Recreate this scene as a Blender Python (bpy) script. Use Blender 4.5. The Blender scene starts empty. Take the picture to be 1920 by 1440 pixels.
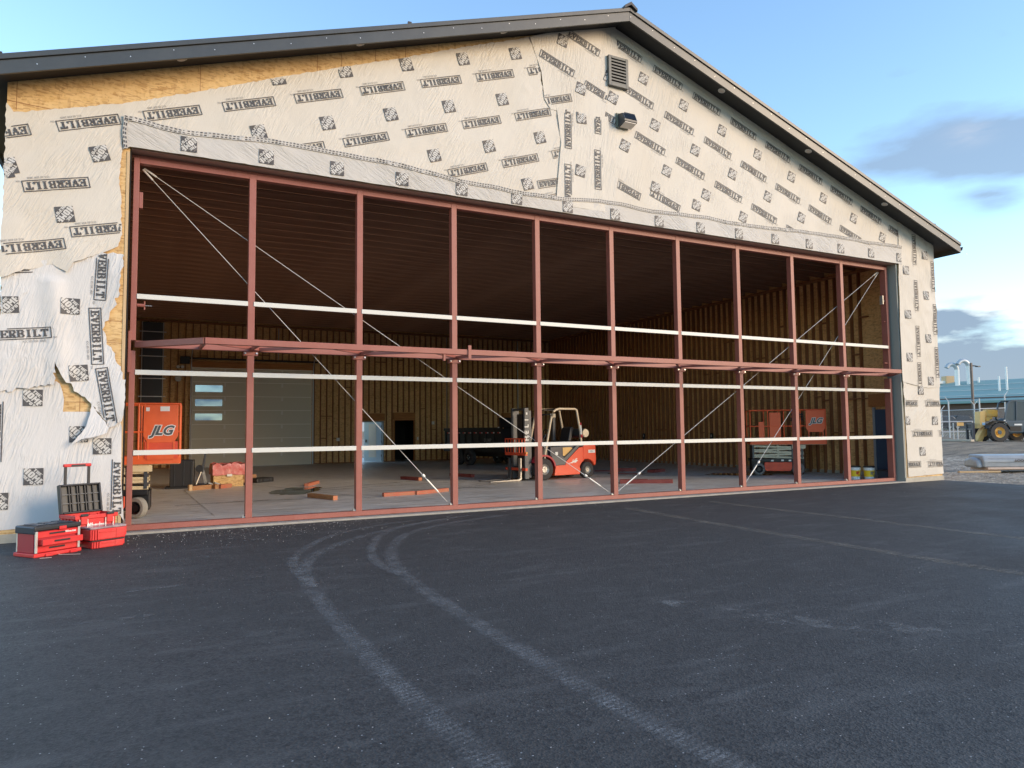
import bpy, bmesh, math, random
from mathutils import Vector, Matrix, noise
from mathutils.geometry import delaunay_2d_cdt
random.seed(7)
R = math.radians
SC = bpy.context.scene
COL = SC.collection
PI = math.pi

# ------------------------------------------------------------------ camera
cam = bpy.data.cameras.new("camera"); camo = bpy.data.objects.new("camera", cam); COL.objects.link(camo)
cam.sensor_width = 36.0; cam.lens = 1331 / 1920 * 36
cam.clip_start = 0.05; cam.clip_end = 3000
_r = Vector((0.88971, -0.45642, -0.01026)); _u = Vector((-0.0203, -0.062, 0.99787)); _f = Vector((0.45608, 0.8876, 0.06442))
camo.matrix_world = Matrix(((_r.x, _u.x, -_f.x, 0.3397), (_r.y, _u.y, -_f.y, -13.1111), (_r.z, _u.z, -_f.z, 1.6), (0, 0, 0, 1)))
SC.camera = camo

# ------------------------------------------------------------------ light
SUN_EL, SUN_AZ = 15.0, 140.0            # azimuth clockwise from +y
_a = R(SUN_AZ); _e = R(SUN_EL)
sdir = Vector((math.sin(_a) * math.cos(_e), math.cos(_a) * math.cos(_e), math.sin(_e)))
sun = bpy.data.lights.new("sun", 'SUN'); sun.energy = 1.35; sun.angle = R(26); sun.color = (1.0, 0.74, 0.48)
suno = bpy.data.objects.new("sun", sun); COL.objects.link(suno)
suno.rotation_euler = sdir.to_track_quat('Z', 'Y').to_euler(); suno.location = sdir * 60
W = bpy.data.worlds.new("World"); SC.world = W; W.use_nodes = True
nt = W.node_tree; nt.nodes.clear()
def wn(t, **k):
    n = nt.nodes.new(t)
    for a, b in k.items():
        if a in n.inputs.keys(): n.inputs[a].default_value = b
        else: setattr(n, a, b)
    return n
def wl(a, b): nt.links.new(a, b)
def wmath(op, a, b=None, c=None, clamp=False):
    n = nt.nodes.new('ShaderNodeMath'); n.operation = op; n.use_clamp = clamp
    for i, v in enumerate((a, b, c)):
        if v is None: continue
        if hasattr(v, 'links'): nt.links.new(v, n.inputs[i])
        else: n.inputs[i].default_value = v
    return n.outputs[0]
sky = wn('ShaderNodeTexSky'); sky.sky_type = 'NISHITA'; sky.sun_disc = False
sky.sun_elevation = R(SUN_EL); sky.sun_rotation = R(SUN_AZ); sky.air_density = 1.0; sky.dust_density = 0.08; sky.ozone_density = 1.6
tc = wn('ShaderNodeTexCoord')
sep = wn('ShaderNodeSeparateXYZ'); wl(tc.outputs['Generated'], sep.inputs[0])
# azimuth from +y toward +x (radians) and elevation
az = wmath('ARCTAN2', sep.outputs[0], sep.outputs[1]); el = wmath('ARCSINE', sep.outputs[2])
comb = wn('ShaderNodeCombineXYZ')
wl(wmath('MULTIPLY', az, 1.6), comb.inputs[0]); wl(wmath('MULTIPLY', el, 5.0), comb.inputs[1])
n1 = wn('ShaderNodeTexNoise', Scale=2.6, Detail=7.0, Roughness=0.52); wl(comb.outputs[0], n1.inputs['Vector'])
n2 = wn('ShaderNodeTexNoise', Scale=5.5, Detail=5.0, Roughness=0.5); wl(comb.outputs[0], n2.inputs['Vector'])
# low bank to the right (elevation under about 11 degrees)
def gauss(x, c, s):
    d = wmath('DIVIDE', wmath('SUBTRACT', x, c), s)
    return wmath('POWER', 2.718, wmath('MULTIPLY', wmath('MULTIPLY', d, d), -1.0))
bank = wmath('MULTIPLY', wmath('SUBTRACT', 0.150, el), 15.0)
bank = wmath('ADD', bank, wmath('MULTIPLY', wmath('SUBTRACT', az, 1.12), 1.2))
bank = wmath('MINIMUM', bank, 1.1)
cov = wmath('ADD', wmath('MULTIPLY', wmath('SUBTRACT', n1.outputs[0], 0.47), 4.5), bank)
cov = wmath('MULTIPLY', cov, 1.7, clamp=True)
cov = wmath('MULTIPLY', cov, wmath('MULTIPLY', wmath('SUBTRACT', 0.30, el), 9.0, clamp=True))
wisp = wmath('MULTIPLY', gauss(el, 0.325, 0.060), gauss(az, 1.06, 0.15))
cov2 = wmath('MULTIPLY', wmath('ADD', wmath('MULTIPLY', wmath('SUBTRACT', n1.outputs[0], 0.5), 3.0), wmath('SUBTRACT', wmath('MULTIPLY', wisp, 1.5), 0.55)), 1.6, clamp=True)
wisp2 = wmath('MULTIPLY', wmath('MULTIPLY', gauss(el, 0.337, 0.010), gauss(az, 1.062, 0.022)), wmath('MULTIPLY', wmath('SUBTRACT', n2.outputs[0], 0.40), 3.2, clamp=True), clamp=True)
wisp3 = wmath('MULTIPLY', wmath('MULTIPLY', gauss(el, 0.262, 0.016), gauss(az, 1.085, 0.035)), wmath('MULTIPLY', wmath('SUBTRACT', n2.outputs[0], 0.40), 3.0, clamp=True), clamp=True)
dens = wmath('MAXIMUM', wmath('MULTIPLY', cov, 0.95), wmath('MULTIPLY', cov2, 0.72))
edge_ = wmath('MULTIPLY', wmath('SUBTRACT', 0.98, cov), wmath('MULTIPLY', wmath('SUBTRACT', n2.outputs[0], 0.40), 6.0, clamp=True), clamp=True)
edge_ = wmath('MULTIPLY', wmath('MULTIPLY', edge_, 2.0, clamp=True), wmath('MULTIPLY', wmath('SUBTRACT', 0.24, el), 14.0, clamp=True))
lit = wmath('MAXIMUM', edge_, wmath('MULTIPLY', wisp2, 1.0))
ccol = wn('ShaderNodeMix', data_type='RGBA'); wl(lit, ccol.inputs[0])
ccol.inputs[6].default_value = (0.74, 0.98, 1.32, 1); ccol.inputs[7].default_value = (2.5, 2.12, 1.80, 1)
dens = wmath('MAXIMUM', dens, wmath('MAXIMUM', wisp2, wisp3))
hsv = wn('ShaderNodeHueSaturation'); hsv.inputs['Saturation'].default_value = 1.06; hsv.inputs['Value'].default_value = 1.0
wl(sky.outputs[0], hsv.inputs['Color'])
mixc = wn('ShaderNodeMix', data_type='RGBA'); wl(dens, mixc.inputs[0]); wl(hsv.outputs[0], mixc.inputs[6]); wl(ccol.outputs[2], mixc.inputs[7])
bg = wn('ShaderNodeBackground'); bg.inputs[1].default_value = 0.15; wl(mixc.outputs[2], bg.inputs[0])
wo = wn('ShaderNodeOutputWorld'); wl(bg.outputs[0], wo.inputs[0])
vs = SC.view_settings; vs.view_transform = 'Standard'; vs.look = 'None'; vs.exposure = 1.5; vs.gamma = 1.0; vs.use_curve_mapping = False
SC.cycles.max_bounces = 8; SC.cycles.diffuse_bounces = 5; SC.cycles.use_denoising = True
SC.cycles.sample_clamp_indirect = 6.0; SC.cycles.transparent_max_bounces = 12

# ------------------------------------------------------------------ materials
def mat(name, col, rough=0.6, metal=0.0, bump=None, var=None, spec=None, coat=0.0, coord='Object'):
    """bump=(scale, strength, stretch xyz); var=(scale, amount, second colour)"""
    m = bpy.data.materials.new(name); m.use_nodes = True
    t = m.node_tree; b = t.nodes['Principled BSDF']
    b.inputs['Base Color'].default_value = (*col, 1); b.inputs['Roughness'].default_value = rough; b.inputs['Metallic'].default_value = metal
    if spec is not None: b.inputs['Specular IOR Level'].default_value = spec
    if coat: b.inputs['Coat Weight'].default_value = coat; b.inputs['Coat Roughness'].default_value = 0.15
    c = t.nodes.new('ShaderNodeTexCoord')
    if var:
        n = t.nodes.new('ShaderNodeTexNoise'); n.inputs['Scale'].default_value = var[0]; n.inputs['Detail'].default_value = 6; n.inputs['Roughness'].default_value = 0.62
        mp = t.nodes.new('ShaderNodeMapping'); mp.inputs['Scale'].default_value = var[3] if len(var) > 3 else (1, 1, 1)
        t.links.new(c.outputs[coord], mp.inputs[0]); t.links.new(mp.outputs[0], n.inputs['Vector'])
        rp = t.nodes.new('ShaderNodeMapRange'); rp.inputs[1].default_value = 0.38; rp.inputs[2].default_value = 0.66; rp.inputs[4].default_value = var[1]
        t.links.new(n.outputs[0], rp.inputs[0])
        mx = t.nodes.new('ShaderNodeMix'); mx.data_type = 'RGBA'; t.links.new(rp.outputs[0], mx.inputs[0])
        mx.inputs[6].default_value = (*col, 1); mx.inputs[7].default_value = (*var[2], 1)
        t.links.new(mx.outputs[2], b.inputs['Base Color'])
    if bump:
        n = t.nodes.new('ShaderNodeTexNoise'); n.inputs['Scale'].default_value = bump[0]; n.inputs['Detail'].default_value = 5
        mp = t.nodes.new('ShaderNodeMapping'); mp.inputs['Scale'].default_value = bump[2] if len(bump) > 2 else (1, 1, 1)
        t.links.new(c.outputs[coord], mp.inputs[0]); t.links.new(mp.outputs[0], n.inputs['Vector'])
        bp = t.nodes.new('ShaderNodeBump'); bp.inputs['Strength'].default_value = bump[1]; bp.inputs['Distance'].default_value = 0.02
        t.links.new(n.outputs[0], bp.inputs['Height']); t.links.new(bp.outputs[0], b.inputs['Normal'])
    return m

class NT:
    """small helper for hand-wired materials"""
    def __init__(s, name):
        s.m = bpy.data.materials.new(name); s.m.use_nodes = True; s.t = s.m.node_tree; s.b = s.t.nodes['Principled BSDF']
        s.c = s.t.nodes.new('ShaderNodeTexCoord')
    def n(s, ty, **k):
        x = s.t.nodes.new(ty)
        for a, b in k.items():
            if a in x.inputs.keys(): x.inputs[a].default_value = b
            else: setattr(x, a, b)
        return x
    def l(s, a, b): s.t.links.new(a, b)
    def map(s, sc=(1, 1, 1), rot=(0, 0, 0), src='Object'):
        m = s.n('ShaderNodeMapping'); m.inputs['Scale'].default_value = sc; m.inputs['Rotation'].default_value = rot
        s.l(s.c.outputs[src], m.inputs[0]); return m.outputs[0]
    def noise(s, vec, scale, detail=5, rough=0.55):
        x = s.n('ShaderNodeTexNoise'); x.inputs['Scale'].default_value = scale; x.inputs['Detail'].default_value = detail; x.inputs['Roughness'].default_value = rough
        s.l(vec, x.inputs['Vector']); return x.outputs[0]
    def rng(s, v, a, b, c=0.0, d=1.0):
        x = s.n('ShaderNodeMapRange'); 
        for i, q in enumerate((a, b, c, d)): x.inputs[i + 1].default_value = q
        s.l(v, x.inputs[0]); return x.outputs[0]
    def math(s, op, a, b=None):
        x = s.n('ShaderNodeMath'); x.operation = op
        for i, v in enumerate((a, b)):
            if v is None: continue
            if hasattr(v, 'links'): s.l(v, x.inputs[i])
            else: x.inputs[i].default_value = v
        return x.outputs[0]
    def mix(s, f, a, b):
        x = s.n('ShaderNodeMix'); x.data_type = 'RGBA'
        if hasattr(f, 'links'): s.l(f, x.inputs[0])
        else: x.inputs[0].default_value = f
        for i, v in ((6, a), (7, b)):
            if hasattr(v, 'links'): s.l(v, x.inputs[i])
            else: x.inputs[i].default_value = (*v, 1)
        return x.outputs[2]
    def bump(s, h, st, dist=0.02, prev=None):
        x = s.n('ShaderNodeBump'); x.inputs['Strength'].default_value = st; x.inputs['Distance'].default_value = dist
        s.l(h, x.inputs['Height'])
        if prev: s.l(prev, x.inputs['Normal'])
        return x.outputs[0]

def mat_osb(name, base, dark, light, chips=0.5):
    q = NT(name)
    v = q.map((1, 1, 1)); b = base
    for k, (sc, rot) in enumerate((((5, 5, 17), 0.45), ((17, 17, 5.5), 0.15), ((6, 6, 20), -0.5), ((8, 8, 26), 0.05))):
        vo = q.n('ShaderNodeTexVoronoi'); vo.inputs['Scale'].default_value = 1.6; vo.inputs['Randomness'].default_value = 1.0
        q.l(q.map(sc, (0, rot, 0)), vo.inputs['Vector'])
        s1 = q.n('ShaderNodeSeparateColor'); q.l(vo.outputs['Color'], s1.inputs[0])
        b = q.mix(q.rng(s1.outputs[0], 0.45, 0.95, 0, 0.75), b, light)
        b = q.mix(q.rng(s1.outputs[1], 0.86, 0.9, 0, chips), b, dark)
    c = q.mix(q.rng(q.noise(q.map((6, 6, 40), (0, 0.4, 0)), 2.0, 3), 0.66, 0.70, 0, 0.75), b, tuple(x * 0.6 for x in dark))
    d = q.mix(q.rng(q.noise(v, 0.8, 4), 0.42, 0.62, 0, 0.22), c, dark)
    q.l(d, q.b.inputs['Base Color']); q.b.inputs['Roughness'].default_value = 0.7
    q.l(q.bump(s1.outputs[1], 0.2, 0.004), q.b.inputs['Normal'])
    return q.m

def mat_wrap(name, ang, col=(0.605, 0.56, 0.485), tight=1.0):
    """thin woven house wrap: fine creases running along ang (radians from the horizontal, in the wall plane)"""
    q = NT(name)
    v = q.map((34, 4, 4), (0, ang + PI / 2, 0)); v = q.n('ShaderNodeMapping'); 
    v.inputs['Rotation'].default_value = (0, ang, 0); v.inputs['Scale'].default_value = (1, 1, 1); q.l(q.c.outputs['Object'], v.inputs[0])
    v2 = q.n('ShaderNodeMapping'); v2.inputs['Scale'].default_value = (2.2, 1, 15); q.l(v.outputs[0], v2.inputs[0])
    v3 = q.n('ShaderNodeMapping'); v3.inputs['Scale'].default_value = (0.9, 1, 5.5); q.l(v.outputs[0], v3.inputs[0])
    w = q.noise(q.map((1, 1, 1)), 1.3, 2)
    wv = q.n('ShaderNodeMix'); wv.data_type = 'RGBA'; wv.blend_type = 'ADD'; wv.inputs[0].default_value = 0.55
    ns = q.n('ShaderNodeTexNoise'); ns.inputs['Scale'].default_value = 1.6; q.l(q.c.outputs['Object'], ns.inputs['Vector'])
    q.l(v2.outputs[0], wv.inputs[6]); 
    sc = q.n('ShaderNodeVectorMath'); sc.operation = 'SCALE'; sc.inputs['Scale'].default_value = 3.0; q.l(ns.outputs['Color'], sc.inputs[0]); q.l(sc.outputs[0], wv.inputs[7])
    f = q.noise(wv.outputs[2], 1.0, 4, 0.5)
    rid = q.math('ABSOLUTE', q.math('SUBTRACT', f, 0.5))
    rid = q.rng(rid, 0.0, 0.14, 1.0, 0.0)
    g = q.noise(v3.outputs[0], 1.0, 4, 0.55)
    fine = q.noise(q.map((90, 20, 22)), 1.0, 2)
    patch = q.rng(w, 0.42, 0.62)
    h = q.math('ADD', q.math('MULTIPLY', q.math('MULTIPLY', rid, 0.55), patch), q.math('MULTIPLY', q.math('MULTIPLY', g, 1.3), q.rng(q.noise(q.map((1, 1, 1)), 0.9, 2), 0.40, 0.66, 0.25, 1.0)))
    h = q.math('ADD', h, q.math('MULTIPLY', fine, 0.10))
    q.l(q.bump(h, 0.42 * tight, 0.03), q.b.inputs['Normal'])
    dirt = q.rng(q.noise(q.map((0.5, 1, 0.35)), 1.6, 5), 0.45, 0.72, 0, 0.5)
    c = q.mix(dirt, col, tuple(x * y for x, y in zip(col, (0.90, 0.86, 0.80))))
    seam = q.rng(q.noise(q.map((30, 1, 30)), 1.0, 2), 0.7, 0.75, 0, 0.15)
    c = q.mix(seam, c, tuple(x * 0.7 for x in col))
    q.l(c, q.b.inputs['Base Color']); q.b.inputs['Roughness'].default_value = 0.55
    q.b.inputs['Specular IOR Level'].default_value = 0.35
    return q.m

M = {}
M['osb'] = mat_osb('osb_sheathing', (0.60, 0.385, 0.15), (0.34, 0.18, 0.06), (0.72, 0.50, 0.235))
M['osb_in'] = mat_osb('osb_inside', (0.72, 0.43, 0.17), (0.34, 0.17, 0.06), (0.80, 0.53, 0.24), 0.4)
M['print'] = mat('printing_ink', (0.06, 0.055, 0.055), 0.55, var=(40, 0.5, (0.13, 0.12, 0.115)))
M['printw'] = mat('print_gap', (0.56, 0.54, 0.50), 0.55)
M['ink_grey'] = mat('pale_ink', (0.22, 0.21, 0.2), 0.6)
M['red'] = mat('red_oxide_primer', (0.315, 0.108, 0.082), 0.5, var=(5, 0.8, (0.29, 0.088, 0.062)), bump=(60, 0.05))
M['galv'] = mat('galvanised_channel', (0.64, 0.635, 0.58), 0.42, 0.0, var=(7, 0.35, (0.62, 0.60, 0.54), (1, 1, 6)))
M['cable'] = mat('steel_cable', (0.72, 0.70, 0.64), 0.4, 0.3)
M['bolt'] = mat('zinc_bolt', (0.72, 0.72, 0.7), 0.3, 0.8)
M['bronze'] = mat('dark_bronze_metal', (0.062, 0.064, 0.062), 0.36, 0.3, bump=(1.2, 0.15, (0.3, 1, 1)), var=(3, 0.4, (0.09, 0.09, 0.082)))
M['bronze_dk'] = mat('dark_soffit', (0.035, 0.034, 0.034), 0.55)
M['roof'] = mat('roof_metal', (0.07, 0.066, 0.06), 0.4, 0.4)
M['header'] = mat('brown_header_trim', (0.55, 0.39, 0.29), 0.6)
M['jamb'] = mat('grey_jamb', (0.30, 0.31, 0.275), 0.6)
M['tanwood'] = mat('new_tan_lumber', (0.58, 0.42, 0.24), 0.7, var=(4, 0.6, (0.45, 0.30, 0.15), (10, 10, 0.6)))
M['stud'] = mat('stud_lumber', (0.30, 0.13, 0.05), 0.75, var=(3, 0.7, (0.18, 0.07, 0.03), (8, 8, 0.7)))
M['beamwood'] = mat('header_lumber', (0.46, 0.20, 0.06), 0.7, var=(3, 0.7, (0.26, 0.10, 0.03), (0.7, 8, 8)))
M['joist'] = mat('joist_lumber', (0.46, 0.26, 0.16), 0.75, var=(2, 0.7, (0.24, 0.12, 0.07), (0.4, 8, 8)))
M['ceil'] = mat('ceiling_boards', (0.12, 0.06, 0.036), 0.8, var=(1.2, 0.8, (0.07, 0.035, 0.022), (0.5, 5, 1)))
M['conc_f'] = mat('foundation_concrete', (0.46, 0.42, 0.34), 0.85, var=(6, 0.6, (0.33, 0.30, 0.24)), bump=(40, 0.2))
M['door_grey'] = mat('overhead_door_panel', (0.66, 0.65, 0.55), 0.5, bump=(1.0, 0.25, (0.2, 1, 55)))
M['white'] = mat('white_paint', (0.78, 0.78, 0.74), 0.45)
M['strip'] = mat('pale_joint_strip', (0.97, 0.97, 0.94), 0.4)
M['black'] = mat('black_plastic', (0.022, 0.022, 0.024), 0.45)
M['blackm'] = mat('black_paint_metal', (0.006, 0.006, 0.007), 0.45, 0.0)
M['void'] = mat('unlit_black', (0.012, 0.011, 0.010), 0.9)  # near-black colour puts the darkness into unlit doorways and recesses
M['rubber'] = mat('tyre_rubber', (0.035, 0.034, 0.035), 0.8, var=(9, 0.5, (0.06, 0.056, 0.052)), bump=(25, 0.3))
M['rubber_grey'] = mat('grey_tyre', (0.34, 0.32, 0.27), 0.8, bump=(18, 0.5))
M['rubber_mid'] = mat('worn_grey_tyre', (0.17, 0.165, 0.16), 0.8, bump=(18, 0.4))
M['orange'] = mat('lift_orange', (0.80, 0.135, 0.03), 0.45, var=(5, 0.4, (0.66, 0.09, 0.02)))
M['liftred'] = mat('lift_red', (0.74, 0.085, 0.03), 0.45, var=(5, 0.4, (0.45, 0.04, 0.02)))
M['cream'] = mat('lift_cream', (0.76, 0.62, 0.37), 0.5, var=(6, 0.5, (0.58, 0.46, 0.27)))
M['creamg'] = mat('lift_cream_grey', (0.62, 0.56, 0.40), 0.5, var=(6, 0.5, (0.38, 0.38, 0.28)))
M['fl_red'] = mat('truck_red', (0.78, 0.07, 0.02), 0.32, coat=0.3)
M['slate'] = mat('slate_paint', (0.075, 0.085, 0.095), 0.4)
M['guard'] = mat('guard_cream', (0.74, 0.60, 0.42), 0.4)
M['steel'] = mat('bare_steel', (0.42, 0.40, 0.36), 0.4, 0.5, var=(8, 0.5, (0.25, 0.23, 0.2)))
M['dksteel'] = mat('dark_steel', (0.07, 0.075, 0.082), 0.4, 0.3)
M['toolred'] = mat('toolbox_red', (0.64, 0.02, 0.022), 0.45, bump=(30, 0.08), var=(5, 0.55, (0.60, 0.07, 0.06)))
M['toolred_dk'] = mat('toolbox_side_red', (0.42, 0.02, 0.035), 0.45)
M['navy'] = mat('blue_black_plastic', (0.028, 0.036, 0.055), 0.3)
M['clearlid'] = mat('smoky_clear_lid', (0.28, 0.19, 0.20), 0.2, var=(9, 0.8, (0.5, 0.42, 0.42)))
M['alu'] = mat('aluminium', (0.72, 0.70, 0.66), 0.35, 0.7)
M['redlum'] = mat('red_end_timber', (0.50, 0.13, 0.075), 0.7, var=(3, 0.9, (0.42, 0.20, 0.11), (1, 6, 6)))
M['dkredlum'] = mat('dark_red_timber', (0.20, 0.035, 0.03), 0.7, var=(4, 0.6, (0.30, 0.08, 0.06)))
M['brownlum'] = mat('brown_timber', (0.40, 0.21, 0.09), 0.7, var=(3, 0.7, (0.28, 0.13, 0.06), (1, 6, 6)))
M['orangeend'] = mat('orange_end_paint', (0.52, 0.19, 0.09), 0.6)
M['redfilm'] = mat('red_plastic_film', (0.62, 0.13, 0.11), 0.18, var=(6, 0.7, (0.80, 0.40, 0.35)), bump=(7, 0.9))
M['yellow'] = mat('yellow_label', (0.85, 0.58, 0.02), 0.4)
M['redink'] = mat('red_ink', (0.6, 0.03, 0.02), 0.5)
M['pail'] = mat('white_pail', (0.74, 0.77, 0.78), 0.35)
M['bluedoor'] = mat('blue_door', (0.035, 0.085, 0.16), 0.5)
M['bluewhite'] = mat('sky_lit_blue_white', (0.55, 0.72, 0.86), 0.4)  # bluish sky light on the open door put into its colour; a label shares it
M['bluegrey'] = mat('grey_frame', (0.27, 0.33, 0.38), 0.5)
M['teleyel'] = mat('machine_yellow', (0.86, 0.42, 0.05), 0.45, var=(2, 0.6, (0.52, 0.36, 0.14)))
M['teletan'] = mat('sun_bleached_yellow', (0.78, 0.48, 0.16), 0.55, var=(2, 0.4, (0.48, 0.34, 0.13)))
M['telegrey'] = mat('blue_grey_cab', (0.055, 0.085, 0.11), 0.4)
M['wheelyel'] = mat('yellow_rim', (0.78, 0.48, 0.12), 0.5)
M['teal'] = mat('teal_roof', (0.23, 0.36, 0.335), 0.75, bump=(1.0, 0.4, (0.3, 0.3, 12)), var=(1.2, 0.6, (0.16, 0.27, 0.26), (0.1, 0.1, 3)))
M['brick'] = mat('brown_brick', (0.12, 0.085, 0.075), 0.8, var=(1.5, 0.6, (0.17, 0.12, 0.10), (0.3, 0.3, 6)))
M['galvp'] = mat('galvanised_pipe', (0.50, 0.52, 0.53), 0.5, 0.4)
M['bundlef'] = mat('grey_wrap_film', (0.29, 0.32, 0.345), 0.35, bump=(3, 0.6, (0.6, 2, 2)), var=(3, 0.5, (0.42, 0.44, 0.46)))
M['bundlew'] = mat('bundle_boards', (0.58, 0.46, 0.38), 0.6, var=(5, 0.6, (0.45, 0.33, 0.26)))
M['lens'] = mat('soffit_lens', (0.75, 0.68, 0.60), 0.3)
M['amber'] = mat('amber_lens', (0.8, 0.3, 0.05), 0.3)
g = NT('window_glass'); g.b.inputs['Base Color'].default_value = (0.21, 0.29, 0.38, 1); g.b.inputs['Roughness'].default_value = 0.05
g.b.inputs['Transmission Weight'].default_value = 1.0; g.b.inputs['IOR'].default_value = 1.1; M['glass'] = g.m

def mat_concrete():
    q = NT('slab_concrete')
    o = q.map((1, 1, 1)); st = q.noise(q.map((0.35, 2.4, 1)), 1.6, 7, 0.6); st2 = q.noise(q.map((0.5, 3.0, 1)), 4.0, 6, 0.6)
    c = q.mix(q.rng(st, 0.36, 0.66), (0.52, 0.51, 0.475), (0.74, 0.73, 0.69))
    c = q.mix(q.rng(st2, 0.52, 0.68, 0, 0.7), c, (0.22, 0.195, 0.155))
    c = q.mix(q.rng(q.noise(o, 60, 3), 0.58, 0.7, 0, 0.4), c, (0.16, 0.14, 0.11))
    q.l(c, q.b.inputs['Base Color'])
    q.l(q.rng(st, 0.35, 0.65, 0.30, 0.62), q.b.inputs['Roughness'])
    q.l(q.bump(q.noise(o, 30, 5), 0.08, 0.01), q.b.inputs['Normal'])
    return q.m
M['slab'] = mat_concrete()

def mat_asphalt():
    q = NT('fresh_asphalt')
    o = q.map((1, 1, 1))
    v = q.n('ShaderNodeTexVoronoi'); v.inputs['Scale'].default_value = 80; q.l(o, v.inputs['Vector'])
    s = q.n('ShaderNodeSeparateColor'); q.l(v.outputs['Color'], s.inputs[0])
    v3 = q.n('ShaderNodeTexVoronoi'); v3.inputs['Scale'].default_value = 34; q.l(o, v3.inputs['Vector'])
    s3 = q.n('ShaderNodeSeparateColor'); q.l(v3.outputs['Color'], s3.inputs[0])
    big = q.noise(o, 0.35, 6, 0.6); mid = q.noise(q.map((0.45, 1.8, 1), (0, 0, 0.35)), 1.7, 7, 0.66)
    pat = q.noise(o, 3.2, 6, 0.7)
    c = q.mix(q.rng(s.outputs[0], 0, 1), (0.033, 0.0325, 0.032), (0.080, 0.0775, 0.075))
    c = q.mix(q.rng(s3.outputs[1], 0.80, 0.92, 0, 0.45), c, (0.013, 0.013, 0.015))
    c = q.mix(q.rng(big, 0.38, 0.64, 0, 0.55), c, (0.048, 0.046, 0.044))
    c = q.mix(q.rng(pat, 0.50, 0.72, 0, 0.22), c, (0.13, 0.127, 0.12))
    c = q.mix(q.rng(mid, 0.53, 0.74, 0, 0.50), c, (0.135, 0.132, 0.128))
    fl = q.n('ShaderNodeTexVoronoi'); fl.inputs['Scale'].default_value = 55; q.l(o, fl.inputs['Vector'])
    s2 = q.n('ShaderNodeSeparateColor'); q.l(fl.outputs['Color'], s2.inputs[0])
    pick = q.math('MULTIPLY', q.rng(s2.outputs[1], 0.982, 0.984), q.rng(fl.outputs['Distance'], 0.30, 0.22))
    c = q.mix(pick, c, (0.42, 0.41, 0.40))
    q.l(c, q.b.inputs['Base Color'])
    q.l(q.rng(big, 0.35, 0.65, 0.62, 0.82), q.b.inputs['Roughness'])
    q.b.inputs['Specular IOR Level'].default_value = 0.35
    h = q.math('ADD', v.outputs['Distance'], q.math('MULTIPLY', q.noise(o, 220, 3), 0.6))
    h = q.math('ADD', h, q.math('MULTIPLY', v3.outputs['Distance'], 0.7))
    q.l(q.bump(h, 0.65, 0.007), q.b.inputs['Normal'])
    return q.m
M['asphalt'] = mat_asphalt()

def mat_gravel():
    q = NT('gravel_and_dirt')
    o = q.map((1, 1, 1))
    v = q.n('ShaderNodeTexVoronoi'); v.inputs['Scale'].default_value = 9; q.l(o, v.inputs['Vector'])
    s = q.n('ShaderNodeSeparateColor'); q.l(v.outputs['Color'], s.inputs[0])
    fine = q.noise(o, 14, 6, 0.7)
    c = q.mix(q.rng(s.outputs[0], 0, 1), (0.20, 0.165, 0.12), (0.72, 0.62, 0.48))
    c = q.mix(q.rng(fine, 0.4, 0.62, 0, 0.7), c, (0.22, 0.19, 0.145))
    c = q.mix(q.rng(q.noise(q.map((0.6, 1.6, 1)), 1.1, 8, 0.75), 0.42, 0.60, 0, 0.75), c, (0.13, 0.105, 0.075))
    c = q.mix(q.rng(q.noise(o, 4.0, 6, 0.75), 0.52, 0.66, 0, 0.6), c, (0.75, 0.68, 0.56))
    # darker damp soil farther out, a pale gravel lane between
    sp = q.n('ShaderNodeSeparateXYZ'); q.l(q.c.outputs['Object'], sp.inputs[0])
    far = q.rng(q.math('ADD', sp.outputs[0], q.math('MULTIPLY', q.noise(o, 0.12, 4), 9.0)), 37.0, 40.5)
    soil = q.mix(q.rng(q.noise(q.map((0.4, 1.2, 1)), 1.0, 7, 0.7), 0.35, 0.65), (0.12, 0.088, 0.056), (0.38, 0.285, 0.185))
    c = q.mix(far, c, soil)
    gr = q.math('MULTIPLY', q.rng(sp.outputs[0], 62, 75), q.rng(q.noise(o, 0.2, 4), 0.4, 0.6, 0, 0.8))
    c = q.mix(gr, c, (0.12, 0.14, 0.05))
    q.l(c, q.b.inputs['Base Color']); q.b.inputs['Roughness'].default_value = 0.9
    q.l(q.bump(q.math('ADD', v.outputs['Distance'], fine), 0.9, 0.05), q.b.inputs['Normal'])
    return q.m
M['gravel'] = mat_gravel()

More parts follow.
